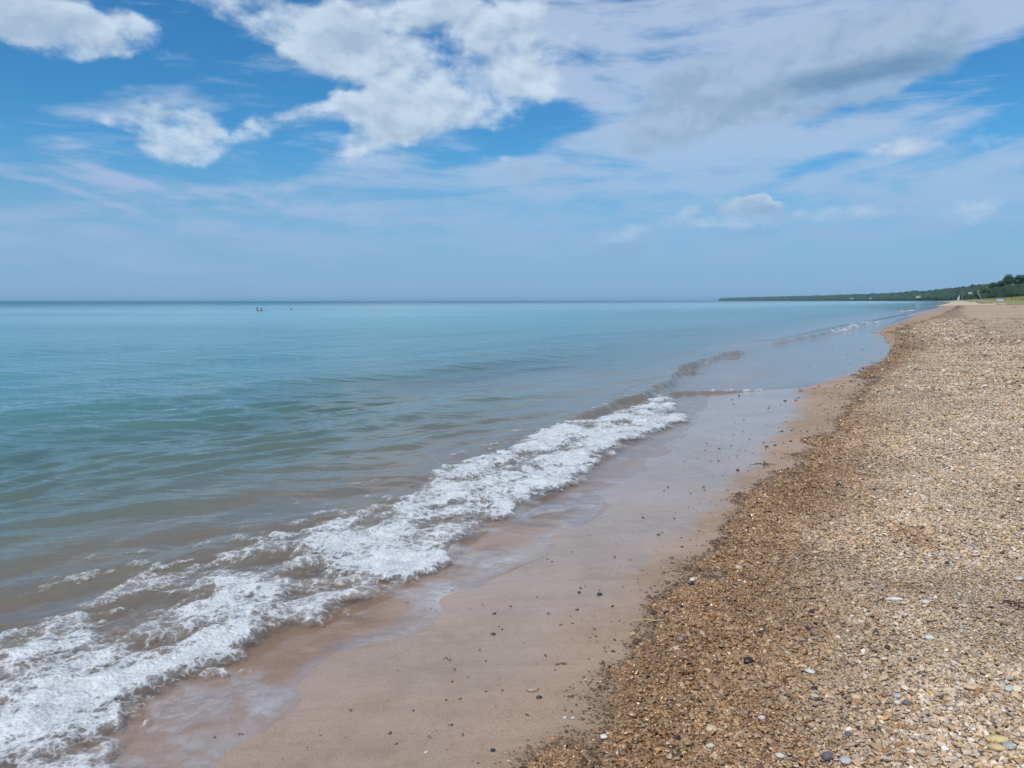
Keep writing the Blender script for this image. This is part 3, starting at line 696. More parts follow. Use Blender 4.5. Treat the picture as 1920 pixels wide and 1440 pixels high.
for a in [
 (998, 1294, 24, .85, .42, 20, (.40, .29, .20), 'large tan oval stone on the wet edge left of the gravel', True),
 (1011, 1309, 11, .7, .6, 0, BLACK, 'black wet stone just below the large tan oval stone', True),
 (1132, 1387, 13, .75, .6, -10, WHITE, 'bright white stone on the brown gravel near the bottom edge', False),
 (1059, 1346, 6, .9, .7, 0, WHITE, 'tiny white pebble, left one of a close pair on dark gravel', False),
 (1074, 1347, 6.5, .8, .7, 30, WHITE, 'tiny white pebble, right one of a close pair on dark gravel', False),
 (1037, 1386, 10, .75, .6, 40, ORG, 'small orange round stone near the lower left gravel edge', True),
 (1233, 1411, 13, .8, .55, 10, ORG, 'orange stone at the bottom right of the white stone', False),
 (1333, 1372, 19, .9, .5, -30, (.58, .45, .30), 'big pale tan rounded stone in the lower middle gravel', False),
 (1332, 1404, 15, .6, .5, 5, CREAM, 'cream flat stone below the big pale tan rounded stone', False),
 (1187, 1189, 14, .8, .5, 35, OCH, 'yellowish angular stone half way up the brown gravel edge', True, .3),
 (1385, 1069, 15, .75, .6, -5, (.52, .37, .24), 'smooth round tan stone high on the wet gravel', True),
 (1298, 1091, 9, .9, .8, 0, WHITE, 'white pebble sitting against a dark one on wet gravel', False),
 (1296, 1097, 10, .7, .5, 0, BLACK, 'dark pebble tucked under a white pebble on wet gravel', True),
 (1275, 1143, 14, .55, .6, 5, BLACK, 'glossy black oval stone on the brown wet gravel', True),
 (1276, 1203, 12, .9, .7, 0, (.22, .22, .26), 'blue grey squarish stone in the middle of the gravel', False, .3),
 (1249, 1152, 12, .5, .5, 10, BLACK, 'dull black pebble left of the glossy black oval stone', True),
 (1124, 1116, 10, .7, .7, 0, BLACK, 'largest black pebble alone on the shiny wet sand', True),
 (1086, 1112, 7, .7, .7, 20, (.05, .04, .04), 'dark pebble on wet sand left of the largest black pebble', True),
 (1082, 1144, 7, .6, .6, 10, BLACK, 'flat black pebble on the wet sand below two others', True),
 (927, 1151, 7, .6, .6, 0, BLACK, 'upper black pebble on bare sand near the swash line', True),
 (925, 1190, 8, .7, .7, 0, BLACK, 'lower black pebble on bare sand near the swash line', True),
 (911, 1240, 4.5, .9, .7, 0, BLACK, 'tiny black pebble low on the bare wet sand', True),
 (775, 1333, 4.5, .8, .7, 0, BLACK, 'tiny dark pebble in the middle of the brown sand', True),
 (924, 1408, 8, 1.1, .8, 70, (.04, .035, .03), 'dark upright pebble by the bottom left gravel edge', True),
 (950, 1412, 13, .75, .5, 20, (.33, .27, .19), 'flat olive tan stone at the bottom left gravel edge', True),
 (799, 1411, 8, .7, .5, 20, CREAM, 'small white shell like pebble alone on brown sand', False),
 (1869, 1394, 31, .5, .40, -12, YEL, 'large yellow flat stone in the bottom right corner', False),
 (1870, 1409, 28, .45, .36, -6, (.60, .45, .22), 'yellow flat stone tucked under the large yellow one', False),
 (1892, 1405, 18, .9, .55, 20, (.40, .41, .41), 'grey angular stone beside the two yellow stones', False, .3),
 (1676, 1128, 28, .32, .25, -5, WHITE, 'long thin white stone lying across the upper gravel', False),
 (1736, 1134, 14, .6, .6, 10, WHITE, 'white chip right of the long thin white stone', False, .3),
 (1742, 1201, 15, .75, .55, -30, (.56, .59, .58), 'pale bluish white oval stone on the right gravel', False),
 (1795, 1198, 12, .8, .55, 20, (.58, .46, .28), 'yellow tan round stone right of the bluish white oval stone', False),
 (1811, 1221, 13, .8, .5, 0, (.52, .42, .28), 'tan flat stone below the yellow tan round stone', False),
 (1518, 1264, 18, .5, .4, -38, (.56, .58, .52), 'slanting greenish white oval stone in the middle gravel', False),
 (1738, 1244, 16, .7, .5, 20, (.50, .36, .21), 'brown wedge shaped stone on the right gravel', False, .4),
 (1642, 1191, 11, .7, .8, 20, (.08, .07, .07), 'dark stone left of the bluish white oval stone', False, .3),
 (1744, 1304, 9, .9, .6, 0, (.62, .42, .14), 'bright orange yellow pebble among white pebbles at right', False),
 (1730, 1317, 8, 1., .7, 0, WHITE, 'small white pebble below the bright orange yellow pebble', False),
 (1699, 1323, 11, .9, .7, 30, (.14, .15, .17), 'dark grey stone next to a white stone on the right', False),
 (1682, 1311, 14, .7, .6, -20, (.42, .42, .43), 'mid grey stone above a white stone on the right', False),
 (1682, 1323, 12, .7, .6, 10, (.60, .61, .59), 'white stone left of the dark grey stone', False),
 (1658, 1308, 12, .8, .6, 40, BRN, 'brown square stone left of the mid grey stone', False, .35),
 (1590, 1383, 11, .9, .8, 0, (.10, .12, .17), 'dark blue stone in the lower right gravel', False),
 (1551, 1425, 18, .8, .7, 30, (.13, .13, .14), 'large dark grey stone at the bottom edge', False),
 (1585, 1432, 15, 1.1, .5, 70, (.50, .51, .50), 'light grey stone beside the large dark grey one', False),
 (1428, 1351, 13, .7, .5, 20, (.54, .55, .53), 'pale grey oval stone in the lower gravel', False),
 (1463, 1423, 16, .6, .5, -5, (.56, .56, .54), 'pale flat stone near the bottom edge of the gravel', False),
 (1531, 1421, 11, .8, .6, 10, (.62, .38, .20), 'peach coloured round stone near the large dark grey one', False),
 (1442, 1166, 16, .7, .5, 20, (.48, .33, .20), 'reddish tan flat stone on the middle gravel', False, .2),
 (1524, 1309, 13, .9, .5, 0, (.54, .40, .25), 'rounded sandy coloured stone left of the brown square stone', False),
 (1910, 1090, 14, .6, .5, 0, (.55, .50, .42), 'buff stone at the right edge above the dark hollow', False),
 (1779, 1316, 11, .8, .6, 0, (.60, .44, .24), 'amber stone right of the bright orange yellow pebble', False),
 (1892, 1297, 18, .7, .5, 50, (.55, .56, .52), 'big whitish stone by the right edge of the photo', False),
 (1472, 752, 6, .5, .5, 0, BLACK, 'black flat pebble on the far mirror like wet sand', True),
 (1492, 751, 5, .5, .5, 0, (.06, .05, .05), 'small dark pebble right of the far black flat pebble', True),
 (1453, 836, 6, .7, .6, 0, BLACK, 'black pebble on the mirror like sand near its brown edge', True),
 (1466, 809, 6, .5, .5, 0, (.05, .045, .04), 'left dark pebble of a scattered row on wet sand', True),
 (1484, 808, 5, .5, .5, 0, (.05, .045, .04), 'right dark pebble of a scattered row on wet sand', True),
 (1383, 882, 6, .8, .6, 0, BLACK, 'round black pebble in the middle of the shiny sand', True),
]:
    stone(*a)
# a tangle of dark weed in the hollow at the right edge
def strands(name, px, py, n, L, r, mat, label, cat, spread=.03, arch=.02):
    x0, y0, z0 = GG(px, py); V = []; Fq = []
    for k in range(n):
        ang = random.uniform(0, 6.28); x = x0 + random.gauss(0, spread); y = y0 + random.gauss(0, spread)
        pts_ = []; l = L * random.uniform(.5, 1.2); cur = random.uniform(-2, 2)
        for j in range(8):
            t = j / 7; pts_.append((x, y, z0 + .012 + arch * math.sin(t * math.pi) * random.uniform(.4, 1.0))); x += math.cos(ang) * l / 7; y += math.sin(ang) * l / 7; ang += cur / 7 + random.gauss(0, .12)
        base = len(V)
        for j, p in enumerate(pts_):
            a2 = pts_[min(j + 1, 7)]; b2 = pts_[max(j - 1, 0)]; tx, ty = a2[0] - b2[0], a2[1] - b2[1]; nn = math.hypot(tx, ty) or 1; nx, ny = -ty / nn, tx / nn
            rr = r * (1 - .7 * abs(j / 7 - .4))
            V += [(p[0] + nx * rr, p[1] + ny * rr, p[2]), (p[0], p[1], p[2] + rr), (p[0] - nx * rr, p[1] - ny * rr, p[2]), (p[0], p[1], p[2] - rr)]
        for j in range(7):
            for q in range(4):
                a_ = base + j * 4 + q; b_ = base + j * 4 + (q + 1) % 4; Fq.append((a_, b_, b_ + 4, a_ + 4))
    o = mesh_np(name, V, Fq, mat); return tag(o, label, cat)
M_weed = pmat('dark weed', (.03, .022, .014), .6, .4); M_straw = pmat('straw', (.55, .40, .18), .6, .3); M_twig = pmat('twig', (.17, .11, .065), .8, .4, 40)
strands('weed_clump', 1892, 1137, 14, .07, .002, M_weed, 'dark tangled weed in the hollow at the right edge', 'weed', .022, .015)
strands('dry_stalk', 1226, 1168, 3, .11, .0028, M_straw, 'short golden stalk lying on the wet gravel', 'stalk', .006, .004)
strands('dry_stalk', 1318, 1131, 1, .16, .0020, M_straw, 'thin pale stalk above the middle of the wet gravel', 'stalk', .003, .004)
strands('weed_clump', 1432, 873, 9, .14, .003, M_weed, 'sparse black weed on the shiny wet sand', 'weed', .012, .010)

# ================================================================== far shore: hills, wood, dune grass
def hill_z(y, t):
    """height of the far dunes; t = metres inland"""
    k = np.interp(y, [250, 900, 1400, 2500, 5000, 9000, 12300], [26, 30, 31, 30, 24, 17, 5])
    foot = np.interp(y, [250, 700, 1200, 3000], [46, 40, 40, 46])
    rise = sst(t, foot, foot + 130) * k * (1 + .16 * gnoise(y / 260, t * 0, 150) + .08 * gnoise(y / 90, t / 70, 151)) + sst(t, foot + 60, foot + 400) * 5
    fore = 1.9 * sst(t, foot - 30, foot - 8) * (1 + .35 * gnoise(y / 24, t / 15, 152)) + .0
    base = np.where(t > 0, .10 + .3 * (1 - np.exp(-np.maximum(t, 0) / 4)) + 1.15 * sst(t, 8, 45), .1 + .05 * t)
    return base + rise + fore + .04
def shore_pt(y, t):
    sl = (xs(y * 1.03 + 2) - xs(y * .97 - 2)) / (.06 * y + 4); n = np.sqrt(1 + sl * sl)
    return xs(y) + t / n, y - t * sl / n
ty = np.geomspace(230, 12300, 620); tt = np.concatenate([np.linspace(-12, 30, 12), np.linspace(34, 60, 14), np.linspace(66, 260, 40), np.geomspace(270, 900, 14)])
TY, TT = np.meshgrid(ty, tt, indexing='ij'); HX, HY = shore_pt(TY, TT); HZ = hill_z(TY, TT)
def hills_material():
    m, n = newmat('dune sand and scrub')
    geo = n.add('ShaderNodeNewGeometry').outputs['Position']
    inl = n.add('ShaderNodeAttribute', attribute_name='inland').outputs['Fac']
    a = n.noise(geo, .05, 6, .65).outputs[0]; b_ = n.noise(geo, .6, 5, .65).outputs[0]
    sand = n.mix(n.ss(b_, .35, .65), (.46, .36, .24), (.56, .46, .32))
    grass = n.mix(n.ss(b_, .35, .65), (.15, .16, .055), (.30, .27, .11))
    wood = n.mix(n.ss(a, .4, .6), (.014, .040, .022), (.026, .060, .028))
    v = n.m('MULTIPLY_ADD', n.m('SUBTRACT', a, .5), .5, inl)
    farw = n.ss(n.add('ShaderNodeSeparateXYZ', {0: geo}).outputs[1], 1100, 2200)
    v = n.m('MULTIPLY_ADD', farw, .75, v)
    c = n.mix(n.ss(v, .30, .42), sand, grass); c = n.mix(n.ss(v, .86, 1.04), c, wood)
    p = n.add('ShaderNodeBsdfPrincipled', {'Base Color': c, 'Roughness': .9})
    n.add('ShaderNodeOutputMaterial', {0: p}); return m
foot_ = np.interp(TY, [250, 700, 1200, 3000], [46, 40, 40, 46])
hills = mesh_np('hills', np.stack([HX, HY, HZ], -1).reshape(-1, 3), grid_faces(*HX.shape)[:, ::-1], hills_material(), {'inland': np.clip(TT / foot_, -1, 3).ravel()})
tag(hills, kind='structure')

M_leaf = pmat('leaves', (.050, .105, .030), .75, .0, .35, col2=(.022, .055, .022)); M_leaf2 = pmat('pale leaves', (.17, .25, .065), .75, .0, .5, col2=(.07, .12, .035)); M_bark = pmat('bark', (.09, .07, .05), .9, .4)
def crown_geo(h, w, n, seed, low=.15, leaf=.55):
    """leaf clumps spread through an uneven crown"""
    r = np.random.default_rng(seed); V = []; Fq = []
    lobes = [(r.uniform(-.3, .3) * w, r.uniform(-.3, .3) * w, h * r.uniform(.35, .85), r.uniform(.22, .38) * w) for _ in range(9)]
    for k in range(n):
        lx, ly, lz, lr = lobes[r.integers(len(lobes))]
        d = r.normal(size=3); d /= np.linalg.norm(d); q = np.array([lx, ly, lz]) + d * lr * r.uniform(.6, 1.08) * np.array([1, 1, .8])
        if q[2] < h * low: continue
        u = r.normal(size=3); u -= u @ d * d * .5; u /= np.linalg.norm(u); v = np.cross(d, u); v /= np.linalg.norm(v); s = leaf * r.uniform(.6, 1.4)
        b = len(V); V += [q + u * s, q + v * s * .8, q - u * s, q - v * s * .8]; Fq.append((b, b + 1, b + 2, b + 3))
    return np.array(V), np.array(Fq)
def trunk_geo(h, r0, seed):
    r = np.random.default_rng(seed); V = []; Fq = []
    def tube(a, b, ra, rb, seg=4):
        a = np.array(a, float); b = np.array(b, float); d = b - a; d /= np.linalg.norm(d); u = np.cross(d, [.3, .9, .1]); u /= np.linalg.norm(u); v = np.cross(d, u)
        base = len(V)
        for j in range(seg + 1):
            t = j / seg; c = a + (b - a) * t + r.normal(size=3) * ra * .25 * (0 < j < seg); rr = ra + (rb - ra) * t
            for q in range(6): an = q * math.pi / 3; V.append(c + (u * math.cos(an) + v * math.sin(an)) * rr)
        for j in range(seg):
            for q in range(6):
                a_ = base + j * 6 + q; b_ = base + j * 6 + (q + 1) % 6; Fq.append((a_, b_, b_ + 6, a_ + 6))
    tube((0, 0, -.5), (0, 0, h * .7), r0, r0 * .3)
    for k in range(6):
        an = r.uniform(0, 6.28); z0 = h * r.uniform(.25, .6); L = h * r.uniform(.22, .36)
        tube((0, 0, z0), (math.cos(an) * L, math.sin(an) * L, z0 + L * .8), r0 * .4, r0 * .1, 3)
    return np.array(V), np.array(Fq)
def tree(px, py, D, hpx, label, wide=.9, mat=None, seed=0, group=None):
    """px,py = foot of the tree in the photo, D = how far ahead it stands"""
    x, yy, dz = ray(px, py); t = D / yy; z = H + dz * t; h = hpx / F * D
    e = bpy.data.objects.new('tree', None); COL.objects.link(e); e.location = (x * t, D, z); e.empty_display_size = 1
    tag(e, label, 'tree', group)
    V_, F_ = crown_geo(h, h * wide, 2600, seed, leaf=h * .035); mesh_np('crown', V_, F_, mat or M_leaf, smooth=False, parent=e)
    V_, F_ = trunk_geo(h, h * .022, seed); mesh_np('trunk', V_, F_, M_bark, parent=e)
    return e
tree(1912, 540, 1120, 26, 'tall dark tree at the right edge of the wooded hill', .9, seed=1)
tree(1892, 538, 1150, 23, 'dark tree just left of the right edge tree', 1.0, seed=2)
tree(1900, 553, 900, 20, 'broad light green tree standing low beside the dune grass', 1.1, M_leaf2, seed=3)
tree(1888, 553, 860, 16, 'pale yellow green tree at the foot of the wooded hill', 1.1, M_leaf2, seed=4)
tree(1872, 554, 900, 15, 'green bushy tree left of the pale one at the hill foot', 1.2, seed=5)
tree(1858, 555, 950, 13, 'low round tree above the dune grass', 1.2, seed=6)
tree(1878, 542, 1200, 17, 'rounded tree on the slope above the pale tree', 1.0, seed=7)
tree(1862, 544, 1250, 15, 'mid slope tree left of the rounded one', 1.0, seed=8)
tree(1846, 552, 1050, 11, 'small tree at the hill foot near the leaning white pole', 1.2, seed=9)
tree(1822.5, 539, 1700, 6, 'lone small tree sticking up from the ridge line', .8, seed=10)
tree(1915, 556, 760, 12, 'rounded bush at the right edge behind the grass', 1.4, M_leaf2, seed=11)

# the far-off wood: one mass of crowns over all the hills
def wood():
    r = np.random.default_rng(3); n = 7000
    y = np.exp(r.uniform(math.log(700), math.log(12100), n)); foot = np.interp(y, [250, 700, 1200, 3000], [46, 40, 40, 46])
    t = foot + 3 + (r.random(n) ** 1.3) * 330
    x, y2 = shore_pt(y, t); z = hill_z(y, t)
    sz = (4.2 + 3.2 * r.random(n)) * np.interp(y, [700, 3000, 15000], [1, 1.5, 4.0])
    bm = bmesh.new(); bmesh.ops.create_icosphere(bm, subdivisions=2, radius=1)
    vb = np.array([v.co[:] for v in bm.verts]); fb = np.array([[v.index for v in f.verts] for f in bm.faces]); bm.free()
    nv = len(vb); V = np.repeat(vb[None], n, 0)
    q = V * 1.0 + r.uniform(-50, 50, (n, 1, 3))
    k = 1 + .45 * gnoise(q[..., 0] * 1.7 + q[..., 2] * .9, q[..., 1] * 1.7 - q[..., 2] * 1.3, 160)
    V = V * k[..., None] * sz[:, None, None] * np.array([1, 1, 1.0]) * np.stack([r.uniform(.85, 1.2, n), r.uniform(.85, 1.2, n), r.uniform(.75, 1.15, n)], -1)[:, None, :]
    hscale = np.minimum(1.0, 1.0)
    V = V + np.stack([x, y2, z + sz * .55], -1)[:, None, :]
    Fq = (fb[None] + (np.arange(n) * nv)[:, None, None]).reshape(-1, 3)
    tone = np.repeat(r.random(n), nv)
    m, nn = newmat('wood foliage'); geo = nn.add('ShaderNodeNewGeometry').outputs['Position']
    a = nn.add('ShaderNodeAttribute', attribute_name='tone').outputs['Fac']
    f = nn.noise(geo, .9, 5, .7).outputs[0]; big = nn.noise(geo, .02, 3, .6).outputs[0]
    c = nn.mix(a, (.014, .042, .022), (.048, .098, .036)); c = nn.mix(nn.ss(f, .42, .62), (.014, .034, .015), c); c = nn.mix(nn.ss(big, .5, .7, 0, .5), c, (.075, .13, .04))
    b = nn.add('ShaderNodeBsdfPrincipled', {'Base Color': c, 'Roughness': .8})
    nn.put(b, 'Normal', nn.add('ShaderNodeBump', {'Height': f, 'Strength': 1.0, 'Distance': 1.5}).outputs[0])
    nn.add('ShaderNodeOutputMaterial', {0: b})
    o = mesh_np('wooded_hillside', V.reshape(-1, 3), Fq, m, {'tone': tone}, smooth=False)
    tag(o, 'dense dark green wood covering the far dunes', 'forest', kind='stuff')
wood()
def dune_grass():
    r = np.random.default_rng(8); n = 26000
    y = np.exp(r.uniform(math.log(260), math.log(1300), n)); t = 24 + 22 * r.random(n); x, y2 = shore_pt(y, t)
    ok = gnoise(x / 14, y2 / 14, 170) > -.15; x, y2, y, t = x[ok], y2[ok], y[ok], t[ok]; n = len(x); z = hill_z(y, t)
    h = r.uniform(.35, .95, n); a = r.uniform(0, 6.28, n); w = r.uniform(.15, .45, n); lean = r.normal(0, .25, (n, 2))
    dx, dy = np.cos(a) * w, np.sin(a) * w
    V = np.stack([np.stack([x - dx, y2 - dy, z - .1], -1), np.stack([x + dx, y2 + dy, z - .1], -1), np.stack([x + lean[:, 0], y2 + lean[:, 1], z + h], -1)], 1).reshape(-1, 3)
    o = mesh_np('dune_grass', V, np.arange(3 * n).reshape(n, 3), pmat('dune grass', (.34, .33, .13), .8, 0, .3, col2=(.17, .20, .07)), smooth=False)
    tag(o, 'yellow green grass growing on the low dunes', 'grass', kind='stuff')
dune_grass()

# ================================================================== things on the far beach
def empty(name, loc, rz, label, cat, group=None):
    e = bpy.data.objects.new(name, None); COL.objects.link(e); e.location = loc; e.rotation_euler = (0, 0, rz); return tag(e, label, cat, group)
def hull(name, L, Wd, Ht, mat, parent, loc=(0, 0, 0), rz=0, closed=True, bow=1.0):
    """lofted boat hull: sections from stern to bow, with sheer and rocker"""
    n, m = 16, 9; V = []; Fq = []
    for i in range(n):
        t = i / (n - 1); w = Wd * .5 * (1 - max(0, (t - .45) / .55) ** 2.2 * .98) * (1 - .25 * max(0, (.3 - t) / .3) ** 2); rock = Ht * .35 * (abs(t - .4) / .6) ** 2.4; top = Ht * (1 + .28 * t * t * bow)
        for j in range(m):
            a = -math.pi / 2 + math.pi * j / (m - 1); V.append((L * (t - .5), math.sin(a) * w, rock + (top - rock) * (1 - math.cos(a) ** .75)))
    for i in range(n - 1):
        for j in range(m - 1): a = i * m + j; Fq.append((a, a + 1, a + m + 1, a + m))
    bm = bmesh.new(); vs_ = [bm.verts.new(v) for v in V]
    for f in Fq: bm.faces.new([vs_[k] for k in f])
    bm.faces.new(vs_[0:m])
    if closed:
        for i in range(n - 1): bm.faces.new([vs_[i * m], vs_[(i + 1) * m], vs_[(i + 1) * m + m - 1], vs_[i * m + m - 1]])
    bmesh.ops.recalc_face_normals(bm, faces=bm.faces)
    if not closed: bmesh.ops.solidify(bm, geom=bm.faces[:], thickness=.04)
    me = bpy.data.meshes.new(name); bm.to_mesh(me); bm.free(); me.materials.append(mat)
    o = bpy.data.objects.new(name, me); COL.objects.link(o); o.parent = parent; o.location = loc; o.rotation_euler = (0, 0, rz); return o
def rod(name, a, b, r, mat, parent, r2=None, seg=10):
    bm = bmesh.new(); a = Vector(a); b = Vector(b); d = b - a
    bmesh.ops.create_cone(bm, cap_ends=True, segments=seg, radius1=r, radius2=r if r2 is None else r2, depth=d.length, matrix=Matrix.Translation((a + b) / 2) @ d.to_track_quat('Z', 'Y').to_matrix().to_4x4())
    me = bpy.data.meshes.new(name); bm.to_mesh(me); bm.free(); me.materials.append(mat); o = bpy.data.objects.new(name, me); COL.objects.link(o); o.parent = parent; return o
def box(name, c, s, mat, parent, rot=(0, 0, 0), bev=.03):
    bm = bmesh.new(); bmesh.ops.create_cube(bm, size=1); bmesh.ops.scale(bm, vec=s, verts=bm.verts)
    if bev: bmesh.ops.bevel(bm, geom=bm.edges[:], offset=min(bev, min(s) * .3), segments=2, affect='EDGES')
    me = bpy.data.meshes.new(name); bm.to_mesh(me); bm.free(); me.materials.append(mat); o = bpy.data.objects.new(name, me); COL.objects.link(o); o.parent = parent; o.location = c; o.rotation_euler = rot; return o
def sail(name, hgt, foot, mat, parent, base=(0, 0, 0), rake=.0, belly=.25, roach=.35):
    V = []; n, m = 14, 8
    for i in range(n):
        t = i / (n - 1); w = foot * ((1 - t) ** .8 * (1 - roach) + roach * math.sqrt(max(0, 1 - t * t))) * (1 if t < 1 else 0)
        for j in range(m): s = j / (m - 1); V.append((base[0] - s * w + rake * t * hgt, base[1] + belly * math.sin(s * math.pi) * math.sin(min(1, t + .15) * math.pi), base[2] + t * hgt))
    bm = bmesh.new(); vs_ = [bm.verts.new(v) for v in V]
    for i in range(n - 1):
        for j in range(m - 1): a = i * m + j; bm.faces.new([vs_[a], vs_[a + 1], vs_[a + m + 1], vs_[a + m]])
    bmesh.ops.solidify(bm, geom=bm.faces[:], thickness=.02)
    me = bpy.data.meshes.new(name); bm.to_mesh(me); bm.free(); me.materials.append(mat); o = bpy.data.objects.new(name, me); COL.objects.link(o); o.parent = parent; return o
M_gel = pmat('white gelcoat', (.78, .78, .76), .3, .05, 1, coat=.3); M_sail = pmat('sail cloth', (.80, .81, .80), .6, .06, 1); M_sail2 = pmat('pale blue sail cloth', (.62, .72, .78), .6, .06, 1)
M_dark = pmat('dark trim', (.03, .03, .035), .5); M_alu = pmat('metal pole', (.55, .56, .58), .35, metallic=.7); M_blue = pmat('pale blue paint', (.30, .55, .66), .4, .1, 1); M_red = pmat('faded red paint', (.45, .10, .09), .5, .1); M_pink = pmat('pale pink paint', (.62, .42, .42), .5, .1)
M_wood = pmat('weathered wood', (.24, .18, .13), .85, .0, 6, .01, 20, (.12, .085, .06))
def beach_at(px, D, lift=0):
    x, yy, dz = ray(px, 600); t = D / yy; X_ = x * t; s = float(shore(np.array([X_]), np.array([float(D)]))[0]); z = float(hill_z(np.array([float(D)]), np.array([-s]))[0]) if D > 250 else float(ground_z(np.array([X_]), np.array([float(D)]))[0])
    return (X_, D, z + lift)
def catamaran(px, D, rz, hs, smat, label, rake):
    e = empty('catamaran', beach_at(px, D, .02), rz, label, 'sailboat')
    hull('hull', 6.2, .55, .75, M_gel, e, (0, -1.2, 0)); hull('hull', 6.2, .55, .75, M_gel, e, (0, 1.2, 0))
    rod('crossbeam', (1.3, -1.2, .82), (1.3, 1.2, .82), .09, M_alu, e); rod('crossbeam', (-1.4, -1.2, .82), (-1.4, 1.2, .82), .09, M_alu, e)
    box('trampoline', (-.05, 0, .85), (2.5, 2.1, .04), M_dark, e)
    rod('mast', (1.3, 0, .9), (1.3 + rake * hs, 0, .9 + hs + .5), .09, M_alu, e); rod('boom', (1.25, 0, 1.5), (-1.9, 0, 1.55), .06, M_alu, e)
    sail('sail', hs, 2.9, smat, e, (1.2, 0, 1.4), rake); return e
catamaran(1794.5, 800, R(10), 5.4, M_sail, 'beached white sailboat with a broad white sail raised', -.02)
catamaran(1802, 860, R(62), 7.2, M_sail2, 'beached sailboat with a taller narrow pale blue sail', -.14)
def rowboat(px, D, rz, L, mat, label, flip=False, wd=1.5, ht=.7, trim=None):
    p = beach_at(px, D, .02); e = empty('rowing_boat', p, rz, label, 'boat')
    h = hull('hull', L, wd, ht, mat, e, closed=flip)
    if flip: h.rotation_euler = (math.pi, 0, 0); h.location = (0, 0, ht * 1.2); rod('keel', (-L * .42, 0, ht * 1.02), (L * .36, 0, ht * 1.02), .05, trim or M_dark, e)
    else:
        for k in (-.22, .05, .28): box('thwart', (L * k, 0, ht * .72), (.24, wd * .8, .05), M_wood, e)
        box('rub_rail', (-.1 * L, wd * .49, ht * 1.02), (L * .7, .06, .08), trim or M_dark, e); box('rub_rail', (-.1 * L, -wd * .49, ht * 1.02), (L * .7, .06, .08), trim or M_dark, e)
    return e
rowboat(1813, 720, R(5), 6.5, M_gel, 'white boat drawn up right of the sailboats')
rowboat(1820.5, 640, R(-8), 5.2, M_pink, 'pale pink boat on the sand beside the white boat', trim=M_red)
rowboat(1829, 620, R(15), 4.6, M_gel, 'low white boat with dark trim nearest the driftwood', ht=.55)
rowboat(1875, 430, R(-4), 4.6, M_blue, 'pale blue boat turned upside down on the dry sand', flip=True, wd=1.7, ht=.75)
rowboat(1808, 900, R(40), 4.5, M_red, 'small red boat behind the sailboats', trim=M_gel)
def log(px, py, D, L, r, rz, label, knots=3, elev=0):
    if D is None: x, y, z = GG(px, py)
    else: x, y, z = beach_at(px, D)
    V = []; Fq = []; sg = 12; bx_ = 0
    rr = np.random.default_rng(int(px * 7)); path = [(L * (i / 13 - .5), .05 * L * math.sin(i * .5 + px), r * .8 + elev * (i / 13) + .02 * L * math.sin(i * .7 + 1)) for i in range(14)]
    for i, p in enumerate(path):
        for q in range(sg): a_ = q * 2 * math.pi / sg; w_ = r * (1 - .55 * i / 13) * (1 + .15 * rr.normal() * .5 + .12 * math.sin(3 * a_)); V.append((p[0], p[1] + w_ * math.cos(a_), p[2] + w_ * math.sin(a_)))
    for i in range(13):
        for q in range(sg): a_ = i * sg + q; b_ = i * sg + (q + 1) % sg; Fq.append((a_, b_, b_ + sg, a_ + sg))
    e = empty('driftwood_log', (x, y, z), rz, label, 'driftwood'); mesh_np('trunk', V, Fq, M_wood, parent=e)
    for k in range(knots): t = rr.uniform(.2, .9); p = path[int(t * 13)]; rod('branch_stub', p, (p[0] + rr.uniform(-.1, .25) * L, p[1] + rr.uniform(-.12, .12) * L, p[2] + rr.uniform(.02, .10) * L), r * .3, M_wood, e, r * .1)
    return e
log(1848, 0, 330, 6.5, .22, R(8), 'long dark driftwood log lying left of the blue boat')
log(1839, 0, 420, 5.5, .22, R(-5), 'short driftwood log near the low white boat', 2)
log(1881, 0, 240, 4.8, .10, R(3), 'thin straight driftwood pole below the blue boat', 1)
log(1897, 572, None, 2.2, .07, R(12), 'forked dark branch on the dry sand at right', 4, .1)
log(1903, 576, None, 1.1, .05, R(-20), 'short dark stick below the forked branch', 2)
# leaning white pole and the houses in the trees
x, y, z = beach_at(1839.5, 560); e = empty('leaning_pole', (x, y, z + 1.0), 0, 'leaning white pole at the foot of the wooded hill', 'pole')
rod('pole', (0, 0, 0), (-3.2, 0, 5.2), .10, M_gel, e); rod('ball', (-3.2, 0, 5.15), (-3.25, 0, 5.4), .16, M_gel, e)
M_wall = pmat('white siding', (.72, .72, .70), .7, .08, 1); M_roof = pmat('grey shingle roof', (.30, .31, .32), .8, .2, 2); M_glass = pmat('window glass', (.03, .04, .05), .1)
def house(px, py, D, w, d, h, rz, label, roofmat=None):
    x, yy, dz = ray(px, py); t = D / yy; e = empty('house', (x * t, D, H + dz * t - h * .3), rz, label, 'house')
    box('wall', (0, 0, h / 2), (w, d, h), M_wall, e, bev=0)
    V = [(-w * .55, -d * .6, h), (w * .55, -d * .6, h), (w * .55, d * .6, h), (-w * .55, d * .6, h), (-w * .55, 0, h * 1.5), (w * .55, 0, h * 1.5)]
    bm = bmesh.new(); q = [bm.verts.new(v) for v in V]
    for f in ((0, 1, 5, 4), (2, 3, 4, 5), (0, 4, 3), (1, 2, 5), (3, 2, 1, 0)): bm.faces.new([q[k] for k in f])
    me = bpy.data.meshes.new('roof'); bm.to_mesh(me); bm.free(); me.materials.append(roofmat or M_roof); o = bpy.data.objects.new('roof', me); COL.objects.link(o); o.parent = e
    for k in range(4): box('window', (-w * .36 + k * w * .24, -d * .5 - .03, h * .55), (w * .13, .1, h * .3), M_glass, e, bev=0)
    box('door', (w * .02, -d * .5 - .04, h * .32), (w * .1, .1, h * .6), M_dark, e, bev=0)
house(1722, 557.6, 2050, 8, 6, 3.5, R(10), 'white house alone low on the far wooded shore')
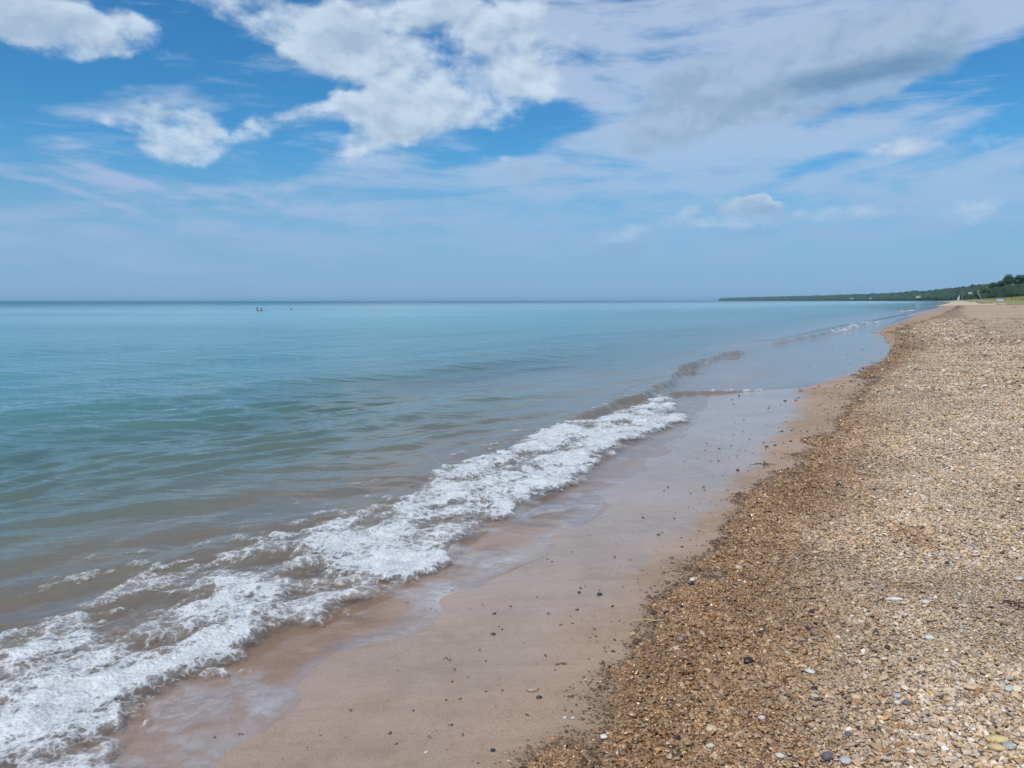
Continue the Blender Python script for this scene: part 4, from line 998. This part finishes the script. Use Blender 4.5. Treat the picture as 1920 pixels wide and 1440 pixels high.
house(1819.5, 550.5, 1100, 4, 3, 1.8, R(0), 'small white house low in the trees above the boats, left of two')
house(1834, 547.5, 1300, 4, 3, 2.0, R(15), 'pale house in the trees, higher and right of the other one above the boats')
house(1597, 560.2, 5200, 16, 10, 5, R(5), 'pale distant building at the water below the far ridge')
house(1632, 560.0, 4300, 12, 8, 4, R(-5), 'second pale distant building nearer along the far shore')

# ================================================================== bathers
M_skin = pmat('skin', (.20, .11, .075), .5, .08, 20); M_hair = pmat('dark hair', (.02, .014, .010), .5); M_suit_r = pmat('red swimsuit', (.42, .05, .07), .6); M_suit_d = pmat('dark swim shorts', (.03, .035, .05), .6); M_float = pmat('pink swim ring', (.75, .28, .35), .4)
def skin_body(name, joints, edges, radii, mat, parent):
    me = bpy.data.meshes.new(name); me.from_pydata(joints, edges, []); me.materials.append(mat); o = bpy.data.objects.new(name, me); COL.objects.link(o); o.parent = parent
    o.modifiers.new('skin', 'SKIN'); 
    for v, r_ in zip(me.skin_vertices[0].data, radii): v.radius = (r_, r_) if not isinstance(r_, tuple) else r_
    me.skin_vertices[0].data[0].use_root = True
    sb = o.modifiers.new('sub', 'SUBSURF'); sb.levels = 2; sb.render_levels = 2
    return o
def person(px, D, waist_z, rz, label, armL, armR, lean=0.0, suit=None, hair=M_hair, sc_=1.0):
    x, yy, dz = ray(px, 600); t = D / yy
    e = empty('person', (x * t, D, waist_z), rz, label, 'person'); e.scale = (sc_,) * 3
    J = [(0, 0, 0), (lean * .1, 0, .14), (lean * .25, 0, .32), (lean * .4, 0, .46), (lean * .48, 0, .55), (lean * .5, -.015, .63), (lean * .52, -.02, .71), (lean * .52, 0, .80),
         (lean * .4 - .19, 0, .44), (lean * .4 + .19, 0, .44), *[(lean * .4 + a[0], a[1], a[2]) for a in armL], *[(lean * .4 + a[0], a[1], a[2]) for a in armR],
         (-.10, 0, -.10), (-.11, .02, -.50), (-.11, .05, -.90), (-.11, -.12, -.93), (.10, 0, -.10), (.11, .02, -.50), (.11, .05, -.90), (.11, -.12, -.93)]
    E = [(0, 1), (1, 2), (2, 3), (3, 4), (4, 5), (5, 6), (6, 7), (3, 8), (3, 9), (8, 10), (10, 11), (11, 12), (9, 13), (13, 14), (14, 15), (0, 16), (16, 17), (17, 18), (18, 19), (0, 20), (20, 21), (21, 22), (22, 23)]
    Rr = [(.15, .11), (.14, .10), (.165, .11), (.13, .09), .052, .07, .088, .06, .065, .065, .045, .035, .03, .045, .035, .03, .085, .058, .038, .03, .085, .058, .038, .03]
    skin_body('body', J, E, Rr, M_skin, e)
    cx = lean * .52; bm = bmesh.new(); bmesh.ops.create_icosphere(bm, subdivisions=3, radius=.108)
    for v in bm.verts:
        if v.co.y < -.03 and v.co.z < .03: v.co.y = -.03 + (v.co.y + .03) * .2
        v.co.z *= 1.12
    me = bpy.data.meshes.new('hair'); bm.to_mesh(me); bm.free(); me.materials.append(hair); o = bpy.data.objects.new('hair', me); COL.objects.link(o); o.parent = e; o.location = (cx, .018, .745)
    for p in me.polygons: p.use_smooth = True
    if suit:
        J2 = [(0, 0, .0), (lean * .1, 0, .14), (lean * .25, 0, .31), (0, 0, -.10)]
        skin_body('swimsuit', J2, [(0, 1), (1, 2), (0, 3)], [(.163, .122), (.152, .112), (.172, .120), (.17, .12)], suit, e)
    return e
out_arm = lambda s, dz=0.0, f=0.0: [(s * .42, -.05 + f, .38 + dz), (s * .64, -.10 + f, .34 + dz * 2.2), (s * .72, -.12 + f, .33 + dz * 2.5)]
fwd_arm = lambda s: [(s * .25, -.18, .25), (s * .18, -.42, .22), (s * .15, -.50, .22)]
person(483.3, 124, -.24, R(150), 'dark haired bather in a red swimsuit, left one of the close pair', out_arm(-1), fwd_arm(1), 0, M_suit_r)
person(488.3, 125, -.36, R(20), 'bather leaning to the right beside the one in red in the lake', fwd_arm(-1), out_arm(1, .02), .35, M_suit_d)
person(546.3, 139, -.56, R(90), 'bather swimming alone with only head and shoulders above the lake', out_arm(-1, -.05), out_arm(1, -.05), .1, None)

# ================================================================== air
bm = bmesh.new(); bmesh.ops.create_cube(bm, size=1)
me = bpy.data.meshes.new('haze'); 
for v in bm.verts: v.co = (v.co.x * 76000, 20000 + v.co.y * 46000, -40 + (v.co.z + .5) * 110)
bm.to_mesh(me); bm.free(); m, n = newmat('air'); 
pv = n.add('ShaderNodeVolumePrincipled', {'Color': (.45, .75, .95, 1), 'Density': 3.6e-5, 'Anisotropy': .0}); n.add('ShaderNodeOutputMaterial', {'Volume': pv.outputs[0]}); me.materials.append(m)
haze = bpy.data.objects.new('haze', me); COL.objects.link(haze); tag(haze, 'thin pale air over the lake and shore', 'haze', kind='stuff')
